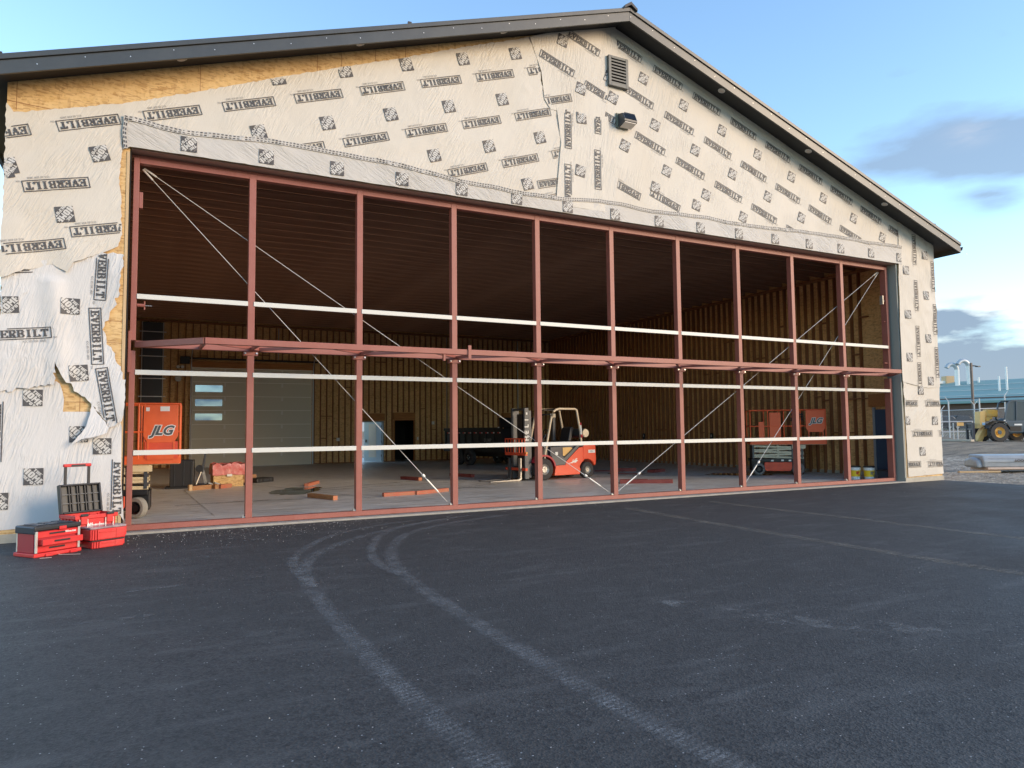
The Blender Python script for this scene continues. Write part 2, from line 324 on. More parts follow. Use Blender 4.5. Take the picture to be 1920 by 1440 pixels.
def mat_dust(name, col, strength, tread=0.0, lo=0.34):
    """dusty mark on the paving: patchy, fading at its edges (UV: x across, y along in metres)"""
    q = NT(name)
    uv = q.n('ShaderNodeUVMap'); sp = q.n('ShaderNodeSeparateXYZ'); q.l(uv.outputs[0], sp.inputs[0])
    o = q.map((1, 1, 1))
    ed = q.math('SUBTRACT', 1.0, q.math('ABSOLUTE', q.math('SUBTRACT', q.math('MULTIPLY', sp.outputs[0], 2.0), 1.0)))
    a = q.rng(q.math('ADD', ed, q.math('MULTIPLY', q.math('SUBTRACT', q.noise(o, 18, 4), 0.5), 1.0)), 0.10, 0.60)
    a = q.math('MULTIPLY', a, q.rng(q.noise(o, 3.0, 6, 0.7), lo, lo + 0.28 if lo < 0.4 else lo + 0.18, 0.12 if lo < 0.4 else 0.0, 1.0))
    a = q.math('MULTIPLY', a, q.rng(q.noise(o, 90, 3, 0.6), 0.40, 0.60, 0.15, 1.0))
    if tread:
        w = q.math('SINE', q.math('MULTIPLY', q.math('ADD', sp.outputs[1], q.math('MULTIPLY', sp.outputs[0], 0.04)), 2 * PI / tread))
        a = q.math('MULTIPLY', a, q.rng(q.math('ADD', w, q.math('MULTIPLY', q.math('SUBTRACT', q.noise(o, 6, 3), 0.5), 3.0)), -0.7, 0.5, 0.45, 1.0))
    a = q.math('MULTIPLY', a, strength)
    q.b.inputs['Base Color'].default_value = (*col, 1); q.b.inputs['Roughness'].default_value = 0.85
    q.l(a, q.b.inputs['Alpha'])
    return q.m
M['dust'] = mat_dust('tyre_dust', (0.25, 0.248, 0.245), 0.78, 0.05)
M['dust2'] = mat_dust('brown_dust', (0.30, 0.265, 0.21), 0.72, 0.10)
M['dust3'] = mat_dust('pale_scuff', (0.34, 0.335, 0.32), 0.6, 0.0, 0.46)
M['wet'] = mat_dust('damp_streak', (0.07, 0.06, 0.045), 0.75)
pu = NT('puddle_water'); pu.b.inputs['Base Color'].default_value = (0.05, 0.043, 0.03, 1); pu.b.inputs['Roughness'].default_value = 0.02
pu.b.inputs['Specular IOR Level'].default_value = 1.0; pu.b.inputs['IOR'].default_value = 1.6; pu.b.inputs['Coat Weight'].default_value = 0.6; M['puddle'] = pu.m

# ------------------------------------------------------------------ mesh helpers
class MB:
    def __init__(s): s.v = []; s.f = []; s.uv = None
    def box(s, x0, x1, y0, y1, z0, z1):
        b = len(s.v)
        for x, y, z in ((x0, y0, z0), (x1, y0, z0), (x1, y1, z0), (x0, y1, z0), (x0, y0, z1), (x1, y0, z1), (x1, y1, z1), (x0, y1, z1)): s.v.append((x, y, z))
        for q in ((0, 3, 2, 1), (4, 5, 6, 7), (0, 1, 5, 4), (1, 2, 6, 5), (2, 3, 7, 6), (3, 0, 4, 7)): s.f.append(tuple(b + i for i in q))
        return s
    def cbox(s, c, d): return s.box(c[0] - d[0] / 2, c[0] + d[0] / 2, c[1] - d[1] / 2, c[1] + d[1] / 2, c[2] - d[2] / 2, c[2] + d[2] / 2)
    def bar(s, p, q, w, h, up=(0, 0, 1)):
        p = Vector(p); q = Vector(q); d = (q - p).normalized(); u = Vector(up)
        if abs(d.dot(u)) > 0.98: u = Vector((0, 1, 0))
        a = d.cross(u).normalized(); u = a.cross(d).normalized(); b = len(s.v)
        for e in (p, q):
            for i, j in ((-1, -1), (1, -1), (1, 1), (-1, 1)): s.v.append(tuple(e + a * (i * w / 2) + u * (j * h / 2)))
        for k in ((0, 1, 2, 3), (7, 6, 5, 4), (0, 4, 5, 1), (1, 5, 6, 2), (2, 6, 7, 3), (3, 7, 4, 0)): s.f.append(tuple(b + i for i in k))
        return s
    def tube(s, pts, r, n=10, closed_ends=True):
        pts = [Vector(p) for p in pts]; rings = []
        for i, p in enumerate(pts):
            d = (pts[min(i + 1, len(pts) - 1)] - pts[max(i - 1, 0)]).normalized()
            u = Vector((0, 0, 1)) if abs(d.z) < 0.9 else Vector((1, 0, 0))
            a = d.cross(u).normalized(); c = a.cross(d); b = len(s.v); rr = r[i] if isinstance(r, (list, tuple)) else r
            for k in range(n):
                t = 2 * PI * k / n; s.v.append(tuple(p + a * math.cos(t) * rr + c * math.sin(t) * rr))
            rings.append(b)
        for i in range(len(rings) - 1):
            for k in range(n): s.f.append((rings[i] + k, rings[i] + (k + 1) % n, rings[i + 1] + (k + 1) % n, rings[i + 1] + k))
        if closed_ends:
            s.f.append(tuple(rings[0] + k for k in range(n))[::-1]); s.f.append(tuple(rings[-1] + k for k in range(n)))
        return s
    def prism(s, poly, a0, a1, axis='y'):
        """extrude a 2-D outline: axis y -> points are (x, z); axis x -> (y, z); axis z -> (x, y)"""
        b = len(s.v); n = len(poly)
        for t in (a0, a1):
            for p in poly:
                s.v.append({'y': (p[0], t, p[1]), 'x': (t, p[0], p[1]), 'z': (p[0], p[1], t)}[axis])
        s.f.append(tuple(b + i for i in range(n))); s.f.append(tuple(b + n + i for i in reversed(range(n))))
        for i in range(n): j = (i + 1) % n; s.f.append((b + j, b + i, b + n + i, b + n + j))
        return s
    def lathe(s, prof, c=(0, 0, 0), axis='y', n=24):
        """prof = [(r, t)] revolved about axis through c"""
        b = len(s.v)
        for r, t in prof:
            for k in range(n):
                a = 2 * PI * k / n; u = math.cos(a) * r; w = math.sin(a) * r
                p = {'y': (u, t, w), 'x': (t, u, w), 'z': (u, w, t)}[axis]
                s.v.append((c[0] + p[0], c[1] + p[1], c[2] + p[2]))
        for i in range(len(prof) - 1):
            for k in range(n): s.f.append((b + i * n + k, b + i * n + (k + 1) % n, b + (i + 1) * n + (k + 1) % n, b + (i + 1) * n + k))
        return s
    def quad(s, *p):
        b = len(s.v); s.v += [tuple(q) for q in p]; s.f.append(tuple(b + i for i in range(len(p)))); return s
    def build(s, name, m, parent=None, bevel=0.0, smooth=False, loc=None):
        me = bpy.data.meshes.new(name); me.from_pydata(s.v, [], s.f)
        bm = bmesh.new(); bm.from_mesh(me)
        if not getattr(s, 'flat', False): bmesh.ops.recalc_face_normals(bm, faces=bm.faces)
        bm.to_mesh(me); bm.free()
        if s.uv:
            ul = me.uv_layers.new(name='UVMap')
            for lp in me.loops: ul.data[lp.index].uv = s.uv[lp.vertex_index]
        me.materials.append(m)
        if smooth:
            for p in me.polygons: p.use_smooth = True
            try: me.set_sharp_from_angle(angle=R(38))
            except Exception: pass
        o = bpy.data.objects.new(name, me); COL.objects.link(o)
        if parent: o.parent = parent
        if loc: o.location = loc
        if bevel:
            b = o.modifiers.new('bevel', 'BEVEL'); b.width = bevel; b.segments = 2; b.limit_method = 'ANGLE'
        return o
def thing(name, label, cat, loc=(0, 0, 0), rz=0, group=None):
    o = bpy.data.objects.new(name, None); COL.objects.link(o); o.location = loc; o.rotation_euler = (0, 0, rz)
    o['label'] = label; o['category'] = cat
    if group: o['group'] = group
    return o
def tag(o, label, cat, group=None):
    o['label'] = label; o['category'] = cat
    if group: o['group'] = group
    return o
def struct(o, kind='structure'): o['kind'] = kind; return o
def copy_tree(o, parent=None):
    c = o.copy(); COL.objects.link(c)
    if parent: c.parent = parent
    for ch in [k for k in list(bpy.data.objects) if k.parent == o and k is not c]: copy_tree(ch, c)
    return c

# ------------------------------------------------------------------ lettering
FONT = {
 'E': ["########", ".##...##", ".##....#", ".##..#..", ".#####..", ".##..#..", ".##....#", ".##...##", "########"],
 'V': ["####.###", ".##...#.", ".##...#.", ".###.##.", "..##.#..", "..##.#..", "..####..", "...##...", "...##..."],
 'R': ["#######.", ".##..##.", ".##...##", ".##..##.", ".#####..", ".##.##..", ".##.###.", ".##..##.", "####.###"],
 'B': ["#######.", ".##..##.", ".##...##", ".##..##.", ".######.", ".##..##.", ".##...##", ".##...##", "#######."],
 'I': ["..####..", "...##...", "...##...", "...##...", "...##...", "...##...", "...##...", "...##...", "..####.."],
 'L': ["####....", ".##.....", ".##.....", ".##.....", ".##.....", ".##.....", ".##...#.", ".##...##", "########"],
 'T': ["########", "##.##.##", "#..##..#", "...##...", "...##...", "...##...", "...##...", "...##...", "..####.."],
 'H': ["####.###", ".##...#.", ".##...#.", ".##...#.", ".######.", ".##...#.", ".##...#.", ".##...#.", "####.###"],
 'O': ["..####..", ".##..##.", "##....##", "##....##", "##....##", "##....##", "##....##", ".##..##.", "..####.."],
 'M': ["###..###", ".##..##.", ".######.", ".######.", ".#.##.#.", ".#.##.#.", ".#....#.", ".#....#.", "###..###"],
 'D': ["######..", ".##.###.", ".##..###", ".##...##", ".##...##", ".##...##", ".##..###", ".##.###.", "######.."],
 'P': ["#######.", ".##..##.", ".##...##", ".##...##", ".##..##.", ".#####..", ".##.....", ".##.....", "####...."],
 'N': ["###..###", ".##...#.", ".###..#.", ".####.#.", ".#.####.", ".#..###.", ".#...##.", ".#...##.", "###...#."],
 'A': ["...##...", "...##...", "..####..", "..#.##..", ".##.##..", ".######.", ".#...##.", "##...##.", "###.####"],
 'S': [".######.", "##...##.", "##....#.", ".###....", "..####..", "....###.", "#....##.", "##...##.", "#.####.."],
}
FAT = {
 'H': ["###.###.", "###.###.", "###.###.", "###.###.", "#######.", "###.###.", "###.###.", "###.###.", "###.###."],
 'O': [".#####..", "#######.", "###.###.", "###.###.", "###.###.", "###.###.", "###.###.", "#######.", ".#####.."],
 'M': ["##...##.", "###.###.", "###.###.", "#######.", "#######.", "##.#.##.", "##...##.", "##...##.", "##...##."],
 'E': ["#######.", "###..##.", "###.....", "###.#...", "#####...", "###.#...", "###.....", "###..##.", "#######."],
 'T': ["#######.", "#######.", "..###...", "..###...", "..###...", "..###...", "..###...", "..###...", "..###..."],
 'D': ["######..", "###.###.", "###.###.", "###.###.", "###.###.", "###.###.", "###.###.", "###.###.", "######.."],
 'P': ["#######.", "###.###.", "###.###.", "###.###.", "######..", "###.....", "###.....", "###.....", "###....."],
}
def rects(txt, x0, y0, w, h, gap=0.12, fonts=None, fat=0.0):
    """black runs of a word set in a box (left, bottom, width, height)"""
    out = []; n = len(txt); cw = w / n
    for i, ch in enumerate(txt):
        g = (fonts or FONT)[ch]; gw = cw * (1 - gap) / 8; gh = h / 9
        for r, row in enumerate(g):
            c = 0
            while c < 8:
                if row[c] == '#':
                    e = c
                    while e < 8 and row[e] == '#': e += 1
                    out.append((x0 + i * cw + c * gw - fat, y0 + (8 - r) * gh, x0 + i * cw + e * gw + fat, y0 + (9 - r) * gh)); c = e
                else: c += 1
    return out
def box_print():
    w, h, t = 0.90, 0.175, 0.013; o = []
    for k in range(8):
        a = -w / 2 + k * w / 8; b = a + w / 8
        o += [(a, h / 2 - t, b, h / 2), (a, -h / 2, b, -h / 2 + t)]
    o += [(-w / 2, -h / 2 + t, -w / 2 + t, h / 2 - t), (w / 2 - t, -h / 2 + t, w / 2, h / 2 - t)]
    o += rects("EVERBILT", -0.408, -0.058, 0.822, 0.118, 0.07, None, 0.003)
    return o
BOX = box_print()
_c, _s = math.cos(R(45)), math.sin(R(45))
def logo_print():
    """black square with three white slanting words"""
    sq = 0.125; wh = []
    for tx, x0, y0, w, h in (("HOME", -0.160, -0.044, 0.335, 0.092), ("THE", -0.072, 0.058, 0.140, 0.044), ("DEPOT", -0.108, -0.102, 0.225, 0.046)):
        for r in rects(tx, x0, y0, w, h, 0.0, FAT):
            ps = [(r[0], r[1]), (r[2], r[1]), (r[2], r[3]), (r[0], r[3])]
            ps = [(p[0] * _c - p[1] * _s, p[0] * _s + p[1] * _c) for p in ps]
            for ax, sg in ((0, 1), (0, -1), (1, 1), (1, -1)):          # trim to the square
                o = []
                for i in range(len(ps)):
                    a, b = ps[i], ps[(i + 1) % len(ps)]; da = sq - sg * a[ax]; db = sq - sg * b[ax]
                    if da >= 0: o.append(a)
                    if da * db < 0: t = da / (da - db); o.append((a[0] + (b[0] - a[0]) * t, a[1] + (b[1] - a[1]) * t))
                ps = o
                if len(ps) < 3: break
            if len(ps) >= 3: wh.append(ps)
    return wh
LOGOW = logo_print()
def inpoly(x, y, P):
    r = False; j = len(P) - 1
    for i in range(len(P)):
        if (P[i][1] > y) != (P[j][1] > y) and x < (P[j][0] - P[i][0]) * (y - P[i][1]) / (P[j][1] - P[i][1]) + P[i][0]: r = not r
        j = i
    return r
def text_mesh(txt, size, shear=0.0, bold=0.0, width=1.0):
    cu = bpy.data.curves.new('t', 'FONT'); cu.body = txt; cu.size = size; cu.shear = shear; cu.offset = bold; cu.align_x = 'CENTER'; cu.align_y = 'CENTER'
    cu.resolution_u = 3
    o = bpy.data.objects.new('t', cu); COL.objects.link(o)
    me = bpy.data.meshes.new_from_object(o); bpy.data.objects.remove(o)
    vs_ = [(v.co.x * width, v.co.y) for v in me.vertices]; fs = [tuple(p.vertices) for p in me.polygons]
    bpy.data.meshes.remove(me); return vs_, fs
def decal(txt, size, origin, xdir, ydir, m, parent, name='lettering', shear=0.0, bold=0.0, width=1.0):
    vs_, fs = text_mesh(txt, size, shear, bold, width); b = MB(); b.flat = True
    O = Vector(origin); X = Vector(xdir).normalized(); Y = Vector(ydir).normalized()
    b.v = [tuple(O + X * p[0] + Y * p[1]) for p in vs_]; b.f = fs
    return b.build(name, m, parent)
SMALL = text_mesh("ICC-ES ESR 2805", 0.042)
TMK = text_mesh("TM", 0.04)

# ------------------------------------------------------------------ the house wrap sheets
WY = -0.2
class Sheet:
    def __init__(s, poly, off, ang, amp, fold, seed, m, parent, step=0.11, curl=None, rag=0.0):
        s.curl = curl; s.P = poly; s.off = off; s.ang = ang; s.amp = amp; s.fold = fold; s.seed = seed
        b = []; n = len(poly)
        for i in range(n):
            p = Vector(poly[i]); q = Vector(poly[(i + 1) % n]); k = max(1, int((q - p).length / (0.05 if rag else 0.12)))
            for j in range(k):
                c_ = p.lerp(q, j / k)
                if rag and j: c_ = c_ + Vector((noise.noise(Vector((c_.x * 13, c_.y * 13, 1.0))), noise.noise(Vector((c_.x * 13, c_.y * 13, 7.0))))) * rag
                b.append(tuple(c_))
        xs = [p[0] for p in poly]; zs = [p[1] for p in poly]; pts = list(b)
        x = min(xs)
        while x < max(xs):
            z = min(zs)
            while z < max(zs):
                a = x + random.uniform(-.3, .3) * step; c = z + random.uniform(-.3, .3) * step
                if inpoly(a, c, poly) and min((a - q[0]) ** 2 + (c - q[1]) ** 2 for q in b) > (step * 0.4) ** 2: pts.append((a, c))
                z += step
            x += step
        r = delaunay_2d_cdt([Vector(p) for p in pts], [], [list(range(len(b)))], 1, 1e-5)
        mb = MB(); mb.flat = True
        mb.v = [(v[0], WY - s.d(v[0], v[1]), v[1]) for v in r[0]]; mb.f = [tuple(f) for f in r[2]]
        s.o = mb.build('house_wrap', m, parent, smooth=True)
        s.k = MB(); s.k.flat = True; s.w = MB(); s.w.flat = True; s.t = MB(); s.t.flat = True
    def d(s, x, z):
        ca, sa = math.cos(s.ang), math.sin(s.ang); u = x * ca + z * sa; v = -x * sa + z * ca
        n = noise.noise(Vector((x * 0.9 + s.seed, z * 1.1, s.seed))) * 0.5 + 0.5
        f = 1 - abs(noise.noise(Vector((u * 0.55 + s.seed * 3, v * 3.2, 2.0)))) * 2.2
        k = 1 - abs(noise.noise(Vector((u * 0.9 + s.seed * 5, v * 7.0, 5.0)))) * 2.2
        msk = max(0.0, min(1.0, noise.noise(Vector((x * 0.5, z * 0.6, s.seed + 9))) * 2.5 + 0.55))
        cu = s.curl(x, z) if s.curl else 0.0
        return s.off + cu + s.amp * n + s.fold * msk * (max(0, f) ** 3 * 0.7 + max(0, k) ** 4 * 0.35)
    def put(s, mb, quads, cx, cz, th, off):
        c, q = math.cos(th), math.sin(th)
        for ps in quads:
            w = [(cx + p[0] * c - p[1] * q, cz + p[0] * q + p[1] * c) for p in ps]
            mx = sum(p[0] for p in w) / len(w); mz = sum(p[1] for p in w) / len(w)
            if not all(inpoly(p[0], p[1], s.P) for p in w): continue
            if s.clip and not s.clip(mx, mz): continue
            mb.quad(*[(p[0], WY - s.d(p[0], p[1]) - off, p[1]) for p in w])
    clip = None
    def box(s, cx, cz, th, extra=True):
        s.put(s.k, [[(a, b), (c, b), (c, d), (a, d)] for a, b, c, d in BOX], cx, cz, th, 0.011)
        if extra:
            for (vs_, fs), ox, oy in ((SMALL, 0.22, -0.125), (TMK, 0.49, -0.085)):
                s.put(s.t, [[(vs_[i][0] + ox, vs_[i][1] + oy) for i in f] for f in fs], cx, cz, th, 0.011)
    def logo(s, cx, cz, th):
        n = 5; q = 0.125; st = 2 * q / n; k = 0
        for i in range(5):
            for j in range(5):
                x = cx - .1 + .05 * i; z = cz - .1 + .05 * j
                if inpoly(x, z, s.P) and (not s.clip or s.clip(x, z)): k += 1
        if k < 7: return
        s.put(s.k, [[(-q + i * st, -q + j * st), (-q + (i + 1) * st, -q + j * st), (-q + (i + 1) * st, -q + (j + 1) * st), (-q + i * st, -q + (j + 1) * st)] for i in range(n) for j in range(n)], cx, cz, th, 0.011)
        s.put(s.w, LOGOW, cx, cz, th, 0.016)
    def done(s):
        for mb, m, nm in ((s.k, M['print'], 'printed_name'), (s.w, M['printw'], 'printed_logo'), (s.t, M['ink_grey'], 'small_print')):
            if mb.f: mb.build(nm, m, s.o)
    def lattice(s, ang, flip, pu, pv, u0, v0, rng):
        """repeat: names every 1.27 m along rows 0.905 m apart, the square mark between"""
        c, q = math.cos(ang), math.sin(ang); th = ang + (PI if flip else 0); sg = -1 if flip else 1
        for k in range(-12, 13):
            for i in range(-22, 23):
                u = u0 + i * pu + (pu / 2 if k % 2 else 0); v = v0 + k * pv
                for du, dv, kind in ((0, 0, 0), (pu / 2, -0.40 * sg, 1)):
                    a = u + du; b = v + dv; x = a * c - b * q; z = a * q + b * c
                    if rng(x, z): (s.logo if kind else s.box)(x, z, th)

BLD = thing('hangar_building', 'large timber hangar with a low gable, its front partly covered in printed white house wrap', 'building')
def roofz(x): return 10.80 - abs(x - 9.72) / 3.0          # soffit height at the wall
SL = math.atan(1 / 3)
# front wall (OSB) with the big opening
OX0, OX1, OZ = 0.0, 19.45, 6.27
mb = MB(); T0, T1 = WY, -0.01
for poly in ([(-1.67, 0.13), (OX0, 0.13), (OX0, OZ), (-1.67, OZ)], [(OX1, 0.13), (21.17, 0.13), (21.17, OZ), (OX1, OZ)],
             [(-1.67, OZ), (21.17, OZ), (21.17, roofz(21.17)), (9.72, 10.80), (-1.67, roofz(-1.67))]): mb.prism(poly, T0, T1)
mb.build('front_wall', M['osb'], BLD)
# joints between the sheathing boards
mb = MB()
for x0, z0, x1, z1 in ((1.03, 7.3, 1.03, 7.98), (-1.55, 6.6, -1.55, 7.05), (3.0, 8.2, 3.0, 8.55), (3.45, 8.3, 3.45, 8.7), (4.1, 8.5, 4.1, 8.92), (4.7, 8.7, 4.7, 9.12), (5.4, 9.0, 5.4, 9.35), (5.75, 9.1, 5.75, 9.47),
                       (-1.67, 6.72, -0.9, 6.68), (-0.6, 1.95, -0.6, 2.35), (-0.82, 2.1, -0.42, 2.1), (-0.35, 3.4, -0.01, 3.4), (-0.25, 3.82, -0.01, 3.82), (-0.1, 4.75, -0.01, 4.75), (-0.28, 3.05, -0.02, 3.05), (-0.02, 5.5, -0.09, 5.5)):
    mb.bar((x0, WY - 0.0005, z0), (x1, WY - 0.0005, z1), 0.008, 0.003, up=(0, 1, 0))
mb.build('board_joint', M['stud'], BLD)
MB().box(-1.67, -1.47, 0.0, 22.46, 0.13, 6.95).build('side_wall', M['osb_in'], BLD)
MB().box(21.12, 21.17, 0.0, 22.46, 0.13, 6.95).build('side_wall', M['osb_in'], BLD)
# foundation
mb = MB().box(-1.69, 0.0, WY - 0.02, 0.0, -0.06, 0.13).box(OX1, 21.19, WY - 0.02, 0.0, -0.06, 0.13).box(21.05, 21.19, 0.0, 22.5, -0.06, 0.13).box(-1.69, -1.5, 0.0, 22.5, -0.06, 0.13)
mb.build('foundation', M['conc_f'], BLD)
# sheets: outlines in wall coordinates (x, z)
edge = [(9.75 - 0.02, 10.78)]
A_top = [(-1.67, 6.66), (-1.58, 6.54), (-1.14, 6.66), (-0.74, 6.78), (-0.09, 6.98), (1.05, 7.43), (2.11, 7.88), (3.34, 8.36), (4.7, 8.89), (6.07, 9.46), (7.06, 9.84), (7.5, 10.02)]
A_right = [(7.64, 9.88), (7.7, 9.47), (7.75, 9.01), (7.82, 8.67), (8.15, 8.56), (8.21, 8.15), (8.32, 7.7), (8.37, 7.47), (8.5, 7.3), (8.6, 7.2), (8.62, 6.42)]
A_left = [(-0.11, 6.42), (-0.11, 6.22), (-0.14, 5.77), (-0.1, 5.16), (-0.08, 4.81), (-0.13, 4.61), (-0.29, 4.51), (-0.44, 4.44), (-0.65, 4.32), (-0.73, 4.29), (-0.81, 4.12), (-0.9, 4.16), (-1.01, 4.23), (-1.21, 4.15), (-1.41, 4.08), (-1.64, 3.96), (-1.68, 3.96)]
wA = mat_wrap('wrap_left', R(62)); wR = mat_wrap('wrap_gable', R(72)); wV = mat_wrap('wrap_upright', R(80)); wH = mat_wrap('wrap_header', R(-32), (0.52, 0.495, 0.455), 1.3); wL = mat_wrap('wrap_diag', R(42)); wW = mat_wrap('wrap_low', R(75), (0.61, 0.60, 0.585), 1.3)
shA = Sheet(A_top + A_right + A_left, 0.030, R(16), 0.014, 0.024, 1.3, wA, BLD, 0.11, lambda x, z: 0.05 * max(0.0, min(1.0, (4.7 - z - 0.2 * x) / 0.6)) * (x < 0) * (0.5 + 0.5 * math.sin(x * 7)), 0.025)
S3p = [(-1.66, 2.3), (-1.23, 2.36), (-0.92, 2.42), (-0.87, 2.38), (-0.83, 2.25), (-0.81, 2.13), (-0.82, 1.95), (-0.45, 1.95), (-0.41, 1.82), (-0.3, 1.76), (-0.19, 1.8), (-0.06, 1.87), (-0.02, 1.71), (-0.015, 1.29), (-0.012, 0.87), (0.03, 0.40), (0.04, 0.23), (-0.04, 0.37), (-0.2, 0.32), (-0.83, 0.17), (-1.0, 0.15), (-1.4, 0.20), (-1.66, 0.19)]
shS3 = Sheet(S3p, 0.006, R(78), 0.014, 0.026, 4.1, wW, BLD, 0.08)
S2p = [(-1.66, 4.1), (-1.28, 4.24), (-0.65, 4.42), (-0.45, 4.48), (-0.05, 4.47), (-0.08, 4.12), (-0.11, 3.77), (-0.23, 3.46), (-0.32, 3.25), (-0.26, 3.07), (-0.14, 2.82), (-0.05, 2.61), (0.01, 2.38), (0.01, 2.01), (-0.02, 1.8), (-0.19, 1.70), (-0.38, 2.01), (-0.53, 2.18), (-0.69, 2.32), (-0.82, 2.46), (-0.88, 2.58), (-0.94, 2.71), (-0.94, 2.36), (-1.66, 2.24)]
shS2 = Sheet(S2p, 0.024, R(84), 0.03, 0.034, 6.6, wW, BLD, 0.06, lambda x, z: 0.07 * max(0.0, min(1.0, (x + 0.42) / 0.35)) * (0.45 + 0.55 * math.sin(z * 3.3 + 1.0)) + 0.05 * max(0.0, 1 - abs((x + 0.93) * 5 + (z - 3.2) * 0.55)) * (z < 4.0), 0.05)
flp = Sheet([(-0.44, 2.08), (-0.38, 1.97), (-0.19, 1.70), (-0.22, 1.62), (-0.38, 1.56), (-0.56, 1.52), (-0.70, 1.42), (-0.60, 1.57), (-0.50, 1.72), (-0.45, 1.92)], 0.05, R(50), 0.02, 0.03, 2.2, wW, BLD, 0.05, lambda x, z: 0.10 * max(0.0, min(1.0, (2.05 - z) / 0.5)), 0.02)
C_l = [(7.46, 9.99), (7.58, 10.05), (7.9, 10.19), (8.6, 10.42), (9.70, 10.785)]
C_p = C_l + [(9.75, 10.2), (9.52, 9.6), (9.42, 9.0), (9.36, 8.6), (9.05, 8.52), (8.2, 8.5), (7.95, 8.5), (7.80, 8.7), (7.73, 9.3)]
shC = Sheet(C_p, 0.052, R(80), 0.012, 0.012, 3.3, wV, BLD)
shD = Sheet([(8.1, 8.56), (9.05, 8.58), (9.45, 8.62), (9.48, 8.08), (9.56, 7.7), (9.72, 7.35), (9.64, 7.0), (9.62, 6.42), (8.05, 6.42), (8.12, 7.1), (8.2, 7.8)], 0.058, R(88), 0.010, 0.012, 8.8, wV, BLD)
R_p = [(9.68, 10.79)] + [(x, roofz(x) - 0.005) for x in (12.0, 15.0, 18.0, 19.62)] + [(19.66, 6.85), (19.6, 6.42), (9.3, 6.42), (9.35, 7.6), (9.3, 8.6), (9.38, 9.6)]
shR = Sheet(R_p, 0.022, R(75), 0.016, 0.015, 5.2, wR, BLD)
V_p = [(19.6, roofz(19.6) - 0.005), (21.172, roofz(21.17) - 0.005), (21.172, 2.72), (20.6, 2.70), (20.2, 2.74), (19.8, 2.80), (19.47, 2.86), (19.46, 3.25), (19.47, 4.02), (19.46, 4.63), (19.50, 5.2), (19.49, 5.9), (19.55, 6.8)]
shV = Sheet(V_p, 0.040, R(-72), 0.012, 0.028, 7.7, wV, BLD, 0.09)
L_p = [(19.50, 2.9), (21.172, 2.9), (21.172, 0.19), (19.56, 0.15), (19.55, 1.2), (19.52, 2.1)]
shL = Sheet(L_p, 0.020, R(42), 0.008, 0.024, 9.1, wL, BLD, 0.09)
tape = [(-0.1, 6.77), (0.04, 6.77), (0.43, 6.71), (0.83, 6.70), (1.42, 6.72), (2.13, 6.79), (2.68, 6.79), (3.45, 6.77), (4.27, 6.76), (5.13, 6.70), (5.81, 6.62), (6.53, 6.62), (7.27, 6.58), (8.32, 6.61), (9.16, 6.70), (10.03, 6.69), (10.64, 6.65), (11.27, 6.69), (12.26, 6.72), (12.95, 6.69), (14.03, 6.70), (15.57, 6.77), (16.8, 6.80), (18.11, 6.78), (19.51, 6.81), (19.66, 6.8)]
H_p = tape + [(19.64, 6.24), (19.45, 6.262), (0.0, 6.262), (-0.1, 6.20)]
shH = Sheet(H_p, 0.062, R(-34), 0.008, 0.028, 11.2, wH, BLD, 0.08)

# prints
covH = lambda x, z: True
def under(x, z):                                           # below the header sheet's top edge
    for i in range(len(tape) - 1):
        if tape[i][0] <= x <= tape[i + 1][0]:
            t = (x - tape[i][0]) / (tape[i + 1][0] - tape[i][0]); return z < tape[i][1] * (1 - t) + tape[i + 1][1] * t
    return False
def coords(ang, x, z): c, q = math.cos(ang), math.sin(ang); return (x * c + z * q, -x * q + z * c)
shA.clip = lambda x, z: not under(x, z) and not inpoly(x, z, C_p) and not inpoly(x, z, shD.P)
u0, v0 = coords(SL, 4.23, 8.16)
shA.lattice(SL, True, 1.268, 0.905, u0, v0, lambda x, z: (z > 4.9 or x > 0.5) and inpoly(x, z, [(-2.3, 4.7), (-2.3, 6.6), (7.6, 10.6), (8.9, 8.6), (9.2, 6.3), (0, 6.0)]) and not (x < 0.3 and z < 5.6))
for x, z in ((-1.29, 4.47), (-0.35, 4.86), (-0.99, 5.49)): shA.box(x, z, SL * 0.7 + PI)
shA.logo(-0.87, 5.03, SL * 0.6 + PI); shA.logo(-1.68, 5.6, SL + PI); shA.box(8.05, 6.91, SL * 0.85)
shR.clip = lambda x, z: not under(x, z) and not inpoly(x, z, C_p) and not inpoly(x, z, shD.P) and not inpoly(x, z, V_p)
u0, v0 = coords(-SL, 13.61, 9.14)
shR.lattice(-SL, False, 1.262, 0.90, u0, v0, lambda x, z: 9.2 < x < 20.2 and z < 11 and not (z < 7.65 - (x - 9.5) * 0.29 + 0.35 and x < 12.9))
for x, z in ((9.9, 7.05), (11.05, 6.93)): shR.box(x, z, -SL + PI)
for x, z in ((10.77, 7.2), (12.0, 6.95)): shR.logo(x, z, -SL * 0.8 + PI)
shC.box(8.13, 9.56, -SL); shC.box(8.82, 10.19, -SL); shC.box(9.26, 9.12, -SL); shC.logo(8.28, 10.11, -SL * 0.7); shC.logo(8.73, 9.12, -SL * 0.7)
shC.logo(9.50, 9.55, -SL); shC.box(8.05, 9.02 - 0.3, SL + PI)
shD.clip = lambda x, z: not under(x, z)
for x, z in ((9.14, 7.35), (9.16, 8.62), (8.36, 6.90), (8.38, 8.15)): shD.box(x, z, PI / 2)
shD.logo(8.73, 8.45, R(4) + PI); shD.logo(8.68, 7.25, -R(8) + PI)
for i in range(16): shH.logo(0.87 + i * 1.2447, 6.445 - 0.05 * math.sin(i * 0.2) ** 2, PI)
for z in (6.75, 5.39, 4.05, 2.98): shV.box(20.24, z, -PI / 2)
for z in (6.1, 4.81, 3.57): shV.logo(19.82, z, -PI / 2)
